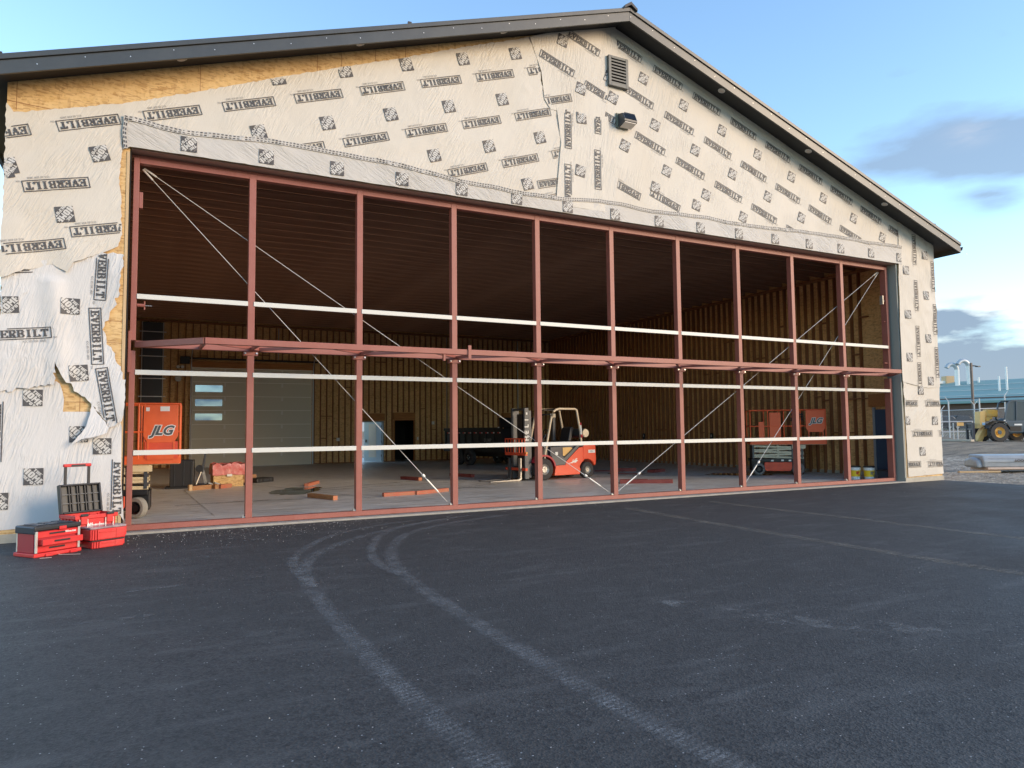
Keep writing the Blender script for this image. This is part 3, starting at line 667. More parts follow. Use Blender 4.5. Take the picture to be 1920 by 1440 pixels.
for z in (6.03, 4.74, 3.46): shV.box(21.08, z, -PI / 2)
for z in (6.63, 5.43, 4.15): shV.logo(20.72, z, -PI / 2)
shV.logo(20.75, 2.9, -PI / 2)
for x, z in ((19.66, 2.24), (20.92, 2.24), (20.28, 1.37), (21.5, 1.37), (19.68, 0.50), (20.92, 0.48)): shL.box(x, z, PI)
for x, z in ((20.28, 2.62), (20.88, 1.74), (20.24, 0.86), (19.60, 1.75)): shL.logo(x, z, PI)
shS2.clip = lambda x, z: not inpoly(x, z, shA.P)
shS2.box(-0.35, 4.16, R(-92)); shS2.box(-0.40, 3.14, R(-86)); shS2.box(-0.24, 2.20, R(-80)); 
shS2.logo(-0.76, 3.59, R(-90)); shS2.logo(-0.62, 2.55, R(-84)); shS2.logo(-1.55, 3.56, R(4)); shS2.box(-1.44, 3.12, R(6)); shS2.box(-1.72, 4.1, R(-172))
shS3.clip = lambda x, z: not inpoly(x, z, S2p) and not inpoly(x, z, flp.P)
shS3.logo(-1.21, 2.16, R(-90)); shS3.logo(-1.17, 0.97, R(-90)); shS3.logo(-0.28, 1.41, R(-90)); shS3.logo(-0.60, 1.60, R(-90)); shS3.box(-0.055, 0.75, R(-90))
shS3.box(-1.66, 1.65, R(-90), False); shS3.logo(-1.60, 0.62, R(-90))
for s in (shA, shR, shC, shD, shH, shV, shL, shS2, shS3): s.done()
# dashed flashing tape along the header sheet and up its left end
tp = MB(); tp.flat = True; ds = MB(); ds.flat = True
def tape_run(pts, sh, wdt, wob):
    P = []
    for i in range(len(pts) - 1):
        a, b = Vector(pts[i]), Vector(pts[i + 1]); k = max(1, int((b - a).length / 0.06))
        for j in range(k): P.append(a.lerp(b, j / k))
    P.append(Vector(pts[-1]))
    P = [p + Vector((0, 0.02 * noise.noise(Vector((p.x * 1.9, wob, 0))))) for p in P]
    for i in range(len(P) - 1):
        a, b = P[i], P[i + 1]; d = (b - a).normalized(); n = Vector((-d.y, d.x))
        for mb, lo, hi, off in ((tp, -wdt / 2, wdt / 2, 0.010),):
            q = [a + n * lo, b + n * lo, b + n * hi, a + n * hi]; mb.quad(*[(p[0], WY - sh.d(p[0], p[1]) - off - 0.006, p[1]) for p in q])
        t0, t1 = (0.15, 0.80)
        for row in (-0.24, 0.24):
            sft = 0.0 if row < 0 else 0.35
            a2 = a.lerp(b, t0 * 0.8 + sft * 0.3); b2 = a.lerp(b, t1 * 0.9 + sft * 0.25); o = n * row * wdt
            q = [a2 + o - n * 0.009, b2 + o - n * 0.009, b2 + o + n * 0.009, a2 + o + n * 0.009]
            ds.quad(*[(p[0], WY - sh.d(p[0], p[1]) - 0.020, p[1]) for p in q])
tape_run([(p[0], p[1] - 0.045) for p in tape], shH, 0.085, 1.0)
tape_run([(-0.06, 6.73), (-0.085, 6.5), (-0.06, 6.22)], shH, 0.06, 2.0)
tpo = tp.build('flashing_tape', wH, BLD); ds.build('dash_mark', M['print'], tpo)

# trims round the opening
MB().box(-0.045, 0.0, WY - 0.012, -0.0, 0.13, 6.2).build('side_trim', M['tanwood'], BLD, 0.003)
MB().box(0.0, 0.02, WY + 0.01, 0.16, 0.03, OZ).build('door_jamb', M['void'], BLD)  # near-black strip stands in for the shaded gap beside the end post
MB().box(19.44, 19.50, WY - 0.006, 0.2, 0.03, OZ + 0.0).build('door_jamb', M['jamb'], BLD)
MB().box(19.502, 19.53, WY - 0.012, WY, 0.13, 2.2).build('side_trim', M['tanwood'], BLD)
MB().box(0.02, 19.44, WY + 0.004, 0.30, OZ - 0.012, OZ - 0.001).build('header_trim', M['header'], BLD)

# roof
FY0, FY1 = -0.75, 23.0
XE0, XE1, XA = -2.19, 21.66, 9.72
def slope_poly(z0, z1, x0=XE0, x1=XE1):   # chevron band between two heights above the soffit line
    zf = lambda x, d: 10.80 - abs(x - XA) / 3.0 + d
    return [(x0, zf(x0, z0)), (XA, zf(XA, z0)), (x1, zf(x1, z0)), (x1, zf(x1, z1)), (XA, zf(XA, z1)), (x0, zf(x0, z1))]
def chevron(z0, z1, y0, y1, x0=XE0, x1=XE1):
    p = slope_poly(z0, z1, x0, x1); m = MB()
    m.prism([p[0], p[1], p[4], p[5]], y0, y1); m.prism([p[1], p[2], p[3], p[4]], y0, y1); return m
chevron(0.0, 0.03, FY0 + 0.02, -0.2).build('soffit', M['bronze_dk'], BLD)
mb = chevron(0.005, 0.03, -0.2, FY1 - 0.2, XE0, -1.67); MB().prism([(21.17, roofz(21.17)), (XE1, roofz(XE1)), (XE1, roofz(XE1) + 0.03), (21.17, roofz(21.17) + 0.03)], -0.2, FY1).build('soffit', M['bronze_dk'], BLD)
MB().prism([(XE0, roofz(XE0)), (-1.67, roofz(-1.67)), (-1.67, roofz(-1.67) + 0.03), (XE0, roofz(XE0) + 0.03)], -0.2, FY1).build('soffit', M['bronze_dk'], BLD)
chevron(-0.135, 0.075, FY0 - 0.02, FY0 + 0.02).build('fascia', M['bronze'], BLD, 0.004)
chevron(0.078, 0.165, FY0 - 0.05, FY0 + 0.03).build('rake_trim', M['bronze'], BLD, 0.006)
rf = chevron(0.12, 0.160, FY0 + 0.03, FY1).build('roof', M['roof'], BLD)
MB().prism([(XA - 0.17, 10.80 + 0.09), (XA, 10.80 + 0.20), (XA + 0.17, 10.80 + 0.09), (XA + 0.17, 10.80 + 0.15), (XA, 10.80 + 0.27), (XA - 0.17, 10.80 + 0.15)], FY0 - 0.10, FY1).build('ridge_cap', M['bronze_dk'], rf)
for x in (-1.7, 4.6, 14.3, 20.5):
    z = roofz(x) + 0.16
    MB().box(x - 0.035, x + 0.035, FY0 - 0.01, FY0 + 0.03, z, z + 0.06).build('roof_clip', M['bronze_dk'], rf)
for xe, s in ((XE0, -1), (XE1, 1)):
    zb = roofz(xe) - 0.135
    MB().box(min(xe, xe - s * 0.02), max(xe, xe - s * 0.02), FY0 + 0.02, FY1, zb, zb + 0.22).build('eave_fascia', M['bronze'], BLD)
    g0 = [(xe, zb + 0.08), (xe + s * 0.08, zb + 0.08), (xe + s * 0.13, zb + 0.20), (xe + s * 0.115, zb + 0.20), (xe + s * 0.072, zb + 0.092), (xe, zb + 0.092)]
    MB().prism(g0, FY0 - 0.02, FY1).build('gutter', M['bronze'], BLD)
# little screws along the fascia
mb = MB()
for i in range(40):
    x = XE0 + 0.35 + i * 0.61; z = roofz(x) + (-0.03 if i % 2 else 0.02)
    mb.lathe([(0.0001, -0.006), (0.008, -0.006), (0.008, 0.0)], (x, FY0 - 0.02, z), 'y', 6)
mb.build('screw', M['alu'], BLD)

names = ['at the low end', 'second from the low end', 'third from the low end, next to the peak']
for i, (x, w) in enumerate(((0.73, 'above the bare sheathing, lowest of its three'), (3.73, 'sloping over the bare sheathing, middle of its three'), (6.73, 'over the bare sheathing, nearest the peak'),
                            (12.66, 'beyond the louver, nearest the peak'), (15.64, 'on the fully wrapped side, middle of its three'), (18.65, 'on the fully wrapped side, lowest by the gutter'))):
    z = roofz(x); s = 1 if x < XA else -1
    t = thing('soffit_light', 'round soffit light under the gable overhang ' + w, 'light', (x, -0.5, z), 0, 'lights set in the gable soffit')
    t.rotation_euler = (0, -s * SL, 0)
    MB().lathe([(0.062, 0.0), (0.085, 0.0), (0.085, -0.012), (0.062, -0.016)], (0, 0, 0), 'z', 24).build('trim_ring', M['white'], t, smooth=True)
    MB().lathe([(0.0001, -0.012), (0.062, -0.012), (0.062, 0.0)], (0, 0, 0), 'z', 24).build('lens', M['lens'], t)
# louver
t = thing('gable_louver', 'grey rectangular louver vent on the wrapped gable below the peak', 'vent', (9.72, WY, 9.70))
mb = MB(); d0, d1 = -0.13, -0.03
mb.box(-0.27, -0.20, d0, d1, -0.35, 0.35).box(0.20, 0.27, d0, d1, -0.35, 0.35).box(-0.20, 0.20, d0, d1, 0.29, 0.35).box(-0.20, 0.20, d0, d1, -0.35, -0.28)
mb.build('frame', mat('louver_grey', (0.13, 0.132, 0.118), 0.5), t, 0.006)
mb = MB()
for k in range(8):
    z = 0.255 - k * 0.073; mb.prism([(-0.126, z - 0.030), (-0.126, z + 0.004), (-0.08, z + 0.02), (-0.08, z + 0.012)], -0.2, 0.2, 'x')
mb.build('slat', mat('louver_slat', (0.11, 0.112, 0.10), 0.5), t)
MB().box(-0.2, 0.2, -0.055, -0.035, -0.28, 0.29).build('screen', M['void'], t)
# wall light
t = thing('wall_pack_light', 'dark finned wall light with a pale lens below the gable louver', 'light', (9.87, WY - 0.05, 8.60))
MB().box(-0.2, 0.12, -0.03, 0.04, -0.18, 0.16).build('back_plate', mat('olive_box', (0.16, 0.17, 0.13), 0.6), t, 0.01)
MB().prism([(-0.03, 0.14), (-0.20, 0.10), (-0.27, -0.06), (-0.26, -0.11), (-0.03, -0.17)], -0.16, 0.20, 'x').build('housing', M['dksteel'], t, 0.012)
mb = MB()
for k in range(9): x = -0.11 + k * 0.033; mb.prism([(-0.19, 0.125), (-0.215, 0.115), (-0.285, -0.05), (-0.265, -0.05)], x, x + 0.012, 'x')
mb.build('cooling_fin', M['navy'], t)
MB().prism([(-0.06, -0.172), (-0.255, -0.118), (-0.255, -0.128), (-0.06, -0.184)], -0.13, 0.17, 'x').build('lens', M['lens'], t)

# interior walls
DB = 22.46
holes = [(2.16, 7.5, 4.6), (9.95, 11.13, 2.11), (11.72, 12.77, 2.15), (18.0, 18.95, 2.15)]
mb = MB(); xs = [-1.47]
for a, b, h in holes:
    mb.box(xs[-1], a, DB, DB + 0.03, 0.03, 6.95); mb.box(a, b, DB, DB + 0.03, h, 6.95); xs.append(b)
mb.box(xs[-1], 21.12, DB, DB + 0.03, 0.03, 6.95); mb.build('back_wall', M['osb_in'], BLD)
mb = MB().prism([(-1.47, 6.95), (21.12, 6.95), (9.72, 10.7)], DB, DB + 0.03); mb.build('back_gable', M['osb_in'], BLD)
MB().box(21.085, 21.115, 0.0, DB, 0.13, 6.95).build('inner_wall', M['osb_in'], BLD)
def in_hole(x, w=0.03): return any(a - w < x < b + w for a, b, h in holes)
st_full = MB().box(-0.019, 0.019, -0.14, 0, 0, 6.6).build('stud', M['stud'], BLD)
st_full.location = (-0.30, DB, 0.03)
nst = 1; SP = 0.305; x = -0.30 + SP
while x < 20.9:
    h = 0.03
    if in_hole(x): h = [hh for a, b, hh in holes if a - 0.03 < x < b + 0.03][0] + 0.42
    o = st_full.copy(); COL.objects.link(o); o.location = (x, DB, h); o.scale = (1, 1, (6.63 - h) / 6.6); nst += 1
    x += SP
y = 0.35; far = MB()
while y < DB - 0.1:
    if 0.86 < y < 1.96: y += SP; continue
    if nst < 100:
        o = st_full.copy(); COL.objects.link(o); o.rotation_euler = (0, 0, -PI / 2); o.location = (21.085, y, 0.03); nst += 1
    else: far.box(20.945, 21.085, y - 0.019, y + 0.019, 0.03, 6.63)
    y += SP
o = far.build('far_stud', M['stud'], BLD); o['kind'] = 'stuff'
mb = MB()                                                    # plates and blocking
mb.box(-1.45, 20.93, DB - 0.142, DB, 6.63, 6.72).box(20.943, 21.083, 0.02, DB - 0.15, 6.63, 6.72)
for a, b in ((-1.45, 2.1), (7.55, 9.9), (11.2, 11.66), (12.85, 17.9), (19.0, 20.93)): mb.box(a, b, DB - 0.143, DB, 0.031, 0.07)
mb.build('wall_plate', M['stud'], BLD)
def blocking(axis):
    m = MB(); rnd = random.Random(3 if axis == 'x' else 5)
    t = -0.30 if axis == 'x' else 0.35
    end = 20.9 if axis == 'x' else DB - 0.5
    while t < end:
        row = int(t / 1.4) % 5
        for z in (1.35, 2.45, 3.9, 5.1):
            zz = z + 0.13 * (int(t / 1.85) % 4) - 0.1
            if rnd.random() < (0.34 if z < 3 else 0.25) and (axis == 'y' or not in_hole(t + 0.2, 0.3) or z > 4.9):
                p = t + 0.02; q = t + SP - 0.02
                if axis == 'x': m.box(p, q, DB - 0.138, DB - 0.002, zz, zz + 0.038)
                else: m.box(20.947, 21.083, p, q, zz, zz + 0.038)
        t += SP
    return m
blocking('x').build('fire_blocking', M['stud'], BLD); blocking('y').build('fire_blocking', M['stud'], BLD)
MB().tube([(18.9, DB - 0.16, 2.7), (18.9, DB - 0.16, 6.6)], 0.03, 8).tube([(5.9, DB - 0.16, 5.1), (5.9, DB - 0.16, 6.6)], 0.02, 8).tube([(14.6, DB - 0.16, 1.2), (14.6, DB - 0.16, 6.6)], 0.014, 8).build('conduit', M['galvp'], BLD)
# ceiling
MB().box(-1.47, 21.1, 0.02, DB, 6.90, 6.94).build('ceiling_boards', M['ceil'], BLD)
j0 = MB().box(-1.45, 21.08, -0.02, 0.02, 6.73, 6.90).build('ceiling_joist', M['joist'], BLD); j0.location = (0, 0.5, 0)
for i in range(1, 36):
    o = j0.copy(); COL.objects.link(o); o.location = (0, 0.5 + i * 0.61, 0)
# wood headers and doorways
for a, b, h in holes:
    MB().box(a - 0.06, b + 0.06, DB - 0.15, DB - 0.001, h + 0.03, h + (0.30 if b - a > 3 else 0.40)).build('door_header', M['beamwood'], BLD)
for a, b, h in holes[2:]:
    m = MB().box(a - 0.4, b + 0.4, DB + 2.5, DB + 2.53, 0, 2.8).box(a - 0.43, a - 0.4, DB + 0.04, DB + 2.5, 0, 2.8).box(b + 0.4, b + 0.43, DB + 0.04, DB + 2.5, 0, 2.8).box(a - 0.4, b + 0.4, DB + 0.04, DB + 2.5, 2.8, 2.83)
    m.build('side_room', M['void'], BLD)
    MB().box(a - 0.04, a, DB - 0.15, DB + 0.03, 0.03, h).box(b, b + 0.04, DB - 0.15, DB + 0.03, 0.03, h).box(a, b, DB - 0.15, DB + 0.03, h - 0.0, h + 0.028).build('door_frame', M['beamwood'], BLD)
a, b, h = holes[1]
dfr = MB().box(a - 0.03, a + 0.02, DB - 0.10, DB + 0.08, 0.03, h).box(b - 0.05, b + 0.02, DB - 0.10, DB + 0.08, 0.03, h).box(a, b, DB - 0.10, DB + 0.08, h - 0.05, h).build('door_frame', M['bluegrey'], BLD)
dd = MB().bar((b - 0.06, DB + 0.10, 1.07), (b - 0.80, DB + 0.62, 1.07), 0.045, 2.04).build('door', M['bluewhite'], BLD)
MB().bar((b - 0.30, DB + 0.225, 1.12), (b - 0.62, DB + 0.45, 1.12), 0.012, 1.7).build('protective_film', M['white'], dd)
MB().bar((b - 0.72, DB + 0.49, 1.1), (b - 0.76, DB + 0.518, 1.1), 0.06, 0.14).build('handle', M['black'], dd)
for z in (0.35, 1.07, 1.85): MB().cbox((b - 0.06, DB + 0.085, z), (0.03, 0.03, 0.11)).build('hinge', M['black'], dd)
# overhead door
od = thing('overhead_door', 'beige sectional overhead door in the back wall with three small windows', 'door', (2.16, DB, 0.03))
def panel(z0, z1, win):
    m = MB(); w = 5.34; y0, y1 = -0.05, -0.01
    if win:
        m.box(0, 0.10, y0, y1, z0, z1).box(0.10, 1.28, y0, y1, z0, z0 + 0.18).box(0.10, 1.28, y0, y1, z0 + 0.51, z1).box(1.28, w, y0, y1, z0, z1)
    else: m.box(0, w, y0, y1, z0, z1)
    return m
for i in range(7):
    z0 = i * 0.654; z1 = z0 + 0.646
    p = panel(z0 + 0.003, z1, i in (3, 4, 5)).build('panel', M['door_grey'], od, 0.004)
    MB().box(0.0, 5.34, -0.056, -0.012, z1 - 0.010, z1 + 0.0125).build('joint_strip', M['strip'], p)
    if i in (3, 4, 5):
        MB().box(0.09, 1.29, -0.035, -0.03, z0 + 0.17, z0 + 0.52).build('window_pane', M['glass'], p)
        MB().box(0.09, 0.11, -0.056, -0.04, z0 + 0.17, z0 + 0.52).box(1.27, 1.29, -0.056, -0.04, z0 + 0.17, z0 + 0.52).box(0.11, 1.27, -0.056, -0.04, z0 + 0.17, z0 + 0.19).box(0.11, 1.27, -0.056, -0.04, z0 + 0.50, z0 + 0.52).build('window_frame', M['white'], p)
    for hx in (1.38, 3.95):
        MB().box(hx - 0.04, hx + 0.04, -0.068, -0.05, z1 - 0.20, z1 - 0.03).build('hinge', M['white'], p)
for sx in (-0.10, 5.38):
    MB().box(sx, sx + 0.05, -0.16, -0.06, 0, 4.75).build('track', M['galvp'], od)
    MB().box(sx + (0.07 if sx < 0 else -0.07), sx + (0.10 if sx < 0 else -0.04), -0.075, -0.052, 0.02, 4.5).build('edge_strip', M['white'], od)
    MB().tube([(sx + 0.02, -0.15, 4.7), (sx + 0.02, -0.4, 5.05), (sx + 0.02, -1.0, 5.3), (sx + 0.02, -4.2, 5.35)], 0.025, 8).build('curved_track', M['galvp'], od, smooth=True)
MB().tube([(-0.2, -0.25, 4.98), (5.6, -0.25, 4.98)], 0.045, 10).build('spring_shaft', M['black'], od, smooth=True)
MB().box(-0.55, -0.15, -0.32, -0.14, 4.72, 5.05).build('opener_motor', M['blackm'], od, 0.01)
MB().lathe([(0.0001, 0), (0.14, 0), (0.14, -0.05), (0.0001, -0.05)], (-0.62, -0.15, 4.05), 'y', 20).build('chain_wheel', M['steel'], od)
# blue side door
sd = MB().box(21.04, 21.08, 0.95, 1.80, 0.05, 2.13).build('side_door', M['bluedoor'], BLD)
MB().box(21.02, 21.082, 1.80, 1.88, 0.05, 2.20).build('door_frame', M['bluegrey'], sd)
MB().box(20.94, 21.083, 0.9, 1.95, 2.22, 2.62).build('door_header', M['beamwood'], BLD)
# wall boxes, lamp, conduit, rack
for i, (x, z, w, lab) in enumerate(((8.79, 1.21, 0.15, 'white double outlet box on the back wall beside the overhead door'), (12.95, 1.20, 0.08, 'small white switch box beside the dark doorway'), (13.81, 2.01, 0.14, 'white square alarm box high on the back wall past the dark doorway'))):
    o = MB().box(-w / 2, w / 2, -0.04, 0, -0.08, 0.08).build('wall_box', M['white'], None, 0.006, loc=(x, DB - 0.145, z)); tag(o, lab, 'outlet')
for i, (y, z, lab) in enumerate(((13.56, 1.24, 'small black outlet box on the side wall nearer the forklift'), (9.1, 1.25, 'small black outlet box on the side wall between the door posts'))):
    t = thing('wall_box', lab, 'outlet', (20.93, y, z)); MB().box(-0.03, 0.01, -0.08, 0.08, -0.13, 0.13).build('body', M['black'], t, 0.006); MB().box(-0.034, -0.03, -0.02, 0.02, -0.03, 0.07).build('label', M['white'], t)
t = thing('emergency_light', 'small twin white emergency light beside the overhead door', 'light', (1.62, DB - 0.15, 4.6))
MB().box(-0.16, 0.16, -0.05, 0, -0.05, 0.02).build('housing', M['black'], t); 
for s in (-0.09, 0.09): MB().lathe([(0.0001, -0.12), (0.07, -0.12), (0.05, -0.05)], (s, 0, 0.0), 'y', 14).build('lamp_head', M['white'], t)
t = thing('cable_ladder', 'dark cable ladder running up the back wall with pale rungs', 'rack', (0.05, DB - 0.16, 0.03))
MB().box(0, 0.03, -0.05, 0, 1.2, 6.55).box(0.85, 0.88, -0.05, 0, 1.2, 6.55).build('rail', M['galvp'], t)
MB().box(0.04, 0.84, -0.02, 0, 1.2, 6.55).build('cable_sheet', M['dksteel'], t)
for z in (3.2, 4.0, 5.0, 6.1): MB().box(-0.1, 0.98, -0.09, -0.05, z, z + 0.035).build('rung', M['alu'], t)

# ------------------------------------------------------------------ floor, asphalt, ground
o = MB().box(-1.5, 21.05, WY - 0.012, DB + 6, -0.3, 0.03).build('concrete_floor', M['slab']); struct(o)
o = MB().box(0.0, 19.45, WY - 0.02, -0.005, -0.02, 0.034).build('concrete_sill', mat('sill_concrete', (0.36, 0.34, 0.30), 0.8, var=(5, 0.7, (0.25, 0.235, 0.205)), bump=(40, 0.2))); struct(o)
o = MB().quad((-80, -80, 0), (21.12, -80, 0), (21.12, WY - 0.008, 0), (-80, WY - 0.008, 0)).build('asphalt_paving', M['asphalt']); struct(o)
o = MB().quad((21.12, -80, 0), (21.17, -80, -0.05), (21.17, WY - 0.008, -0.05), (21.12, WY - 0.008, 0)).build('asphalt_edge', M['asphalt']); struct(o)
def gz(x, y):
    """terrain: level by the building, rising gently to the yard beyond"""
    t = max(0.0, min(1.0, (x - 27) / 17)); t = t * t * (3 - 2 * t)
    far = max(0.0, min(1.0, (x - 55) / 40))
    n = noise.noise(Vector((x * 0.35, y * 0.35, 0))) * 0.06 + noise.noise(Vector((x * 1.1, y * 1.1, 3))) * 0.035
    k = max(0.0, min(1.0, (x - 21.3) / 1.5))
    return -0.055 + k * (0.02 + n) + 0.56 * t + 0.75 * far
mb = MB(); idx = {}
gx = [-300, -150, -80, -40, 21.0] + [21.0 + 0.25 * i for i in range(1, 41)] + [31.0 + 1.2 * i for i in range(1, 40)] + [90, 120, 160, 240, 400, 900, 2000]
gy = [-900, -300, -100, -40, -20, -10] + [-10 + 0.5 * i for i in range(1, 61)] + [22, 26, 30, 36, 44, 56, 70, 90, 130, 200, 400, 900, 2000]
for i, x in enumerate(gx):
    for j, y in enumerate(gy):
        mb.v.append((x, y, gz(x, y) if x > 21 else -0.06))
ny = len(gy)
for i in range(len(gx) - 1):
    for j in range(ny - 1): mb.f.append((i * ny + j, (i + 1) * ny + j, (i + 1) * ny + j + 1, i * ny + j + 1))
mb.flat = True; o = mb.build('ground', M['gravel'], smooth=True); struct(o)
# joints, puddles, marks
def ribbon(pts, w, z, m, name, sm=0.15, zf=None):
    P = [Vector(p) for p in pts]; Q = []
    for i in range(len(P) - 1):                                      # Catmull-Rom
        p0 = P[max(i - 1, 0)]; p1 = P[i]; p2 = P[i + 1]; p3 = P[min(i + 2, len(P) - 1)]; k = max(2, int((p2 - p1).length / sm))
        for j in range(k):
            t = j / k; Q.append(0.5 * ((2 * p1) + (p2 - p0) * t + (2 * p0 - 5 * p1 + 4 * p2 - p3) * t * t + (3 * p1 - p0 - 3 * p2 + p3) * t ** 3))
    Q.append(P[-1]); mb = MB(); mb.flat = True; mb.uv = []; L = 0
    for i, p in enumerate(Q):
        d = (Q[min(i + 1, len(Q) - 1)] - Q[max(i - 1, 0)]).normalized(); n = Vector((-d.y, d.x)); 
        if i: L += (Q[i] - Q[i - 1]).length
        ww = w * min(1, 0.3 + 0.35 * min(i, len(Q) - 1 - i))
        for k, s in enumerate((-0.5, 0.0, 0.5)): q = p + n * s * ww; mb.v.append((q.x, q.y, z)); mb.uv.append((k / 2, L))
    for i in range(len(Q) - 1):
        for k in (0, 1): a = i * 3 + k; mb.f.append((a, a + 3, a + 4, a + 1))
    o = mb.build(name, m); struct(o); return o
tA = [(1.95, -14.5), (1.86, -11.5), (1.84, -9.97), (1.80, -9.3), (1.78, -8.16), (1.80, -7.0), (1.85, -5.9), (1.94, -4.95), (2.12, -4.1), (2.54, -3.22), (3.31, -2.30), (4.28, -1.50), (5.3, -1.0)]
tB = [(2.95, -14.5), (2.86, -11.5), (2.84, -10.5), (2.79, -9.6), (2.79, -8.3), (2.81, -7.3), (2.86, -6.1), (3.0, -4.85), (3.33, -3.69), (3.97, -2.44), (5.0, -1.62), (6.4, -1.05)]
ribbon(tA, 0.24, 0.004, M['dust'], 'tyre_track'); ribbon(tB, 0.24, 0.004, M['dust'], 'tyre_track')
ribbon([(1.92, -5.6), (1.90, -4.9), (1.92, -4.3), (2.04, -3.7), (2.25, -3.15), (2.85, -2.1), (3.7, -1.35), (4.75, -0.85)], 0.19, 0.008, M['dust'], 'tyre_track')
ribbon([(2.92, -5.6), (2.86, -5.1), (2.87, -4.5), (2.98, -3.9), (3.24, -3.11), (3.68, -2.20), (4.6, -1.3), (5.89, -0.75)], 0.19, 0.008, M['dust'], 'tyre_track')
ribbon([(8.98, -1.21), (8.84, -3.43), (8.78, -5.26), (8.74, -6.66), (8.71, -7.76), (8.77, -9.6)], 0.34, 0.004, M['dust2'], 'tyre_track')
ribbon([(11.28, -1.18), (11.24, -2.99), (11.31, -4.71), (11.31, -6.12), (11.31, -8.28)], 0.32, 0.004, M['dust2'], 'tyre_track')
for pts, w in (([(-0.75, -5.05), (0.01, -4.85), (0.74, -4.76), (1.6, -4.70)], 0.10), ([(-0.21, -5.99), (0.27, -5.98), (0.95, -5.9)], 0.13), ([(4.6, -7.8), (4.97, -8.48), (5.16, -8.88), (5.9, -9.6)], 0.45),
               ([(1.3, -2.3), (1.65, -1.85), (2.6, -1.6)], 0.12), ([(0.75, -3.1), (0.95, -2.95), (1.1, -3.0)], 0.12), ([(0.1, -4.0), (0.35, -3.95)], 0.07), ([(1.0, -7.15), (1.2, -6.95)], 0.05),
               ([(14.5, -1.6), (17.0, -1.3), (19.5, -1.45)], 0.10), ([(3.9, -9.3), (4.1, -9.25)], 0.10), ([(13.0, -3.0), (15.5, -4.2), (17.5, -4.6)], 0.12)):
    ribbon(pts, w, 0.004, M['dust3'], 'dust_scuff')
def blob(name, cx, cy, rx, ry, z, m, seed, ang=0):
    mb = MB(); mb.flat = True; n = 48; mb.v.append((cx, cy, z)); 
    for k in range(n):
        a = 2 * PI * k / n; r = 1 + 0.45 * noise.noise(Vector((math.cos(a) * 1.6, math.sin(a) * 1.6, seed))) + 0.2 * noise.noise(Vector((math.cos(a) * 5, math.sin(a) * 5, seed)))
        x = math.cos(a) * rx * r; y = math.sin(a) * ry * r; mb.v.append((cx + x * math.cos(ang) - y * math.sin(ang), cy + x * math.sin(ang) + y * math.cos(ang), z))
    for k in range(n): mb.f.append((0, 1 + k, 1 + (k + 1) % n))
    o = mb.build(name, m); struct(o); return o
blob('puddle', 3.95, 6.55, 0.62, 1.25, 0.0345, M['puddle'], 1.0, -0.35)
blob('puddle', 17.95, 4.75, 1.1, 0.55, 0.0345, M['puddle'], 5.0, -0.9)
blob('puddle', 15.2, 7.2, 0.8, 0.3, 0.0345, M['puddle'], 8.0, -0.9)
for pts, w in (([(1.28, 8.4), (1.36, 5.5), (1.5, 1.4)], 0.06), ([(3.1, 9.9), (4.3, 6.1), (5.1, 3.2)], 0.08), ([(4.2, 6.6), (6.5, 7.6), (9.0, 8.8)], 0.22), ([(4.3, 6.1), (6.0, 6.6), (8.6, 7.1)], 0.18),
               ([(7.4, 4.3), (8.4, 5.1), (10.0, 6.0), (11.6, 7.2)], 0.12), ([(7.2, 4.4), (8.6, 5.6), (10.6, 7.4)], 0.08), ([(5.5, 5.2), (7.5, 4.9), (9.0, 4.6)], 0.25), ([(0.9, 4.0), (2.5, 4.2), (3.8, 4.0)], 0.3), ([(13.0, 7.0), (15.0, 6.0), (17.4, 5.0)], 0.3), ([(18.5, 5.5), (20, 4.8)], 0.4)):
    ribbon(pts, w, 0.0385, M['wet'], 'damp_mark')
# gravel crumbs near the sill and along the paving edge
mb = MB(); rnd = random.Random(11)
def crumb(x, y, z, r):
    b = len(mb.v); a = rnd.uniform(0, 6)
    for k in range(4): mb.v.append((x + math.cos(a + k * PI / 2) * r * rnd.uniform(.6, 1.2), y + math.sin(a + k * PI / 2) * r * rnd.uniform(.6, 1.2), z - 0.001))
    mb.v.append((x, y, z + r * rnd.uniform(.5, 1.0)))
    for k in range(4): mb.f.append((b + k, b + (k + 1) % 4, b + 4))
for i in range(520):
    x = rnd.uniform(0.0, 4.2) if i < 380 else rnd.uniform(0, 19); crumb(x, -0.3 - abs(rnd.gauss(0, 0.9)), 0.0, rnd.uniform(0.003, 0.010))
for i in range(160):
    x = rnd.uniform(-6, 14); crumb(x, rnd.uniform(-12, -0.5), 0.0, rnd.uniform(0.003, 0.007))
o = mb.build('gravel_crumbs', mat('pale_crumb', (0.5, 0.48, 0.44), 0.9)); struct(o, 'stuff')
mb = MB()
for i in range(5200):
    x = 21.15 + abs(rnd.gauss(0, 1)) * 5.0; y = rnd.uniform(-6, 14)
    if x < 21.22 and y > -0.2: continue
    if x < 21.3: crumb(x, y, 0.0 if x < 21.12 else gz(x, y) + 0.01, rnd.uniform(0.012, 0.03))
    else: crumb(x, y, gz(x, y), rnd.uniform(0.012, 0.035))
o = mb.build('loose_gravel', mat('gravel_stone', (0.42, 0.38, 0.32), 0.9, var=(3, 0.9, (0.20, 0.18, 0.15)))); struct(o, 'stuff')

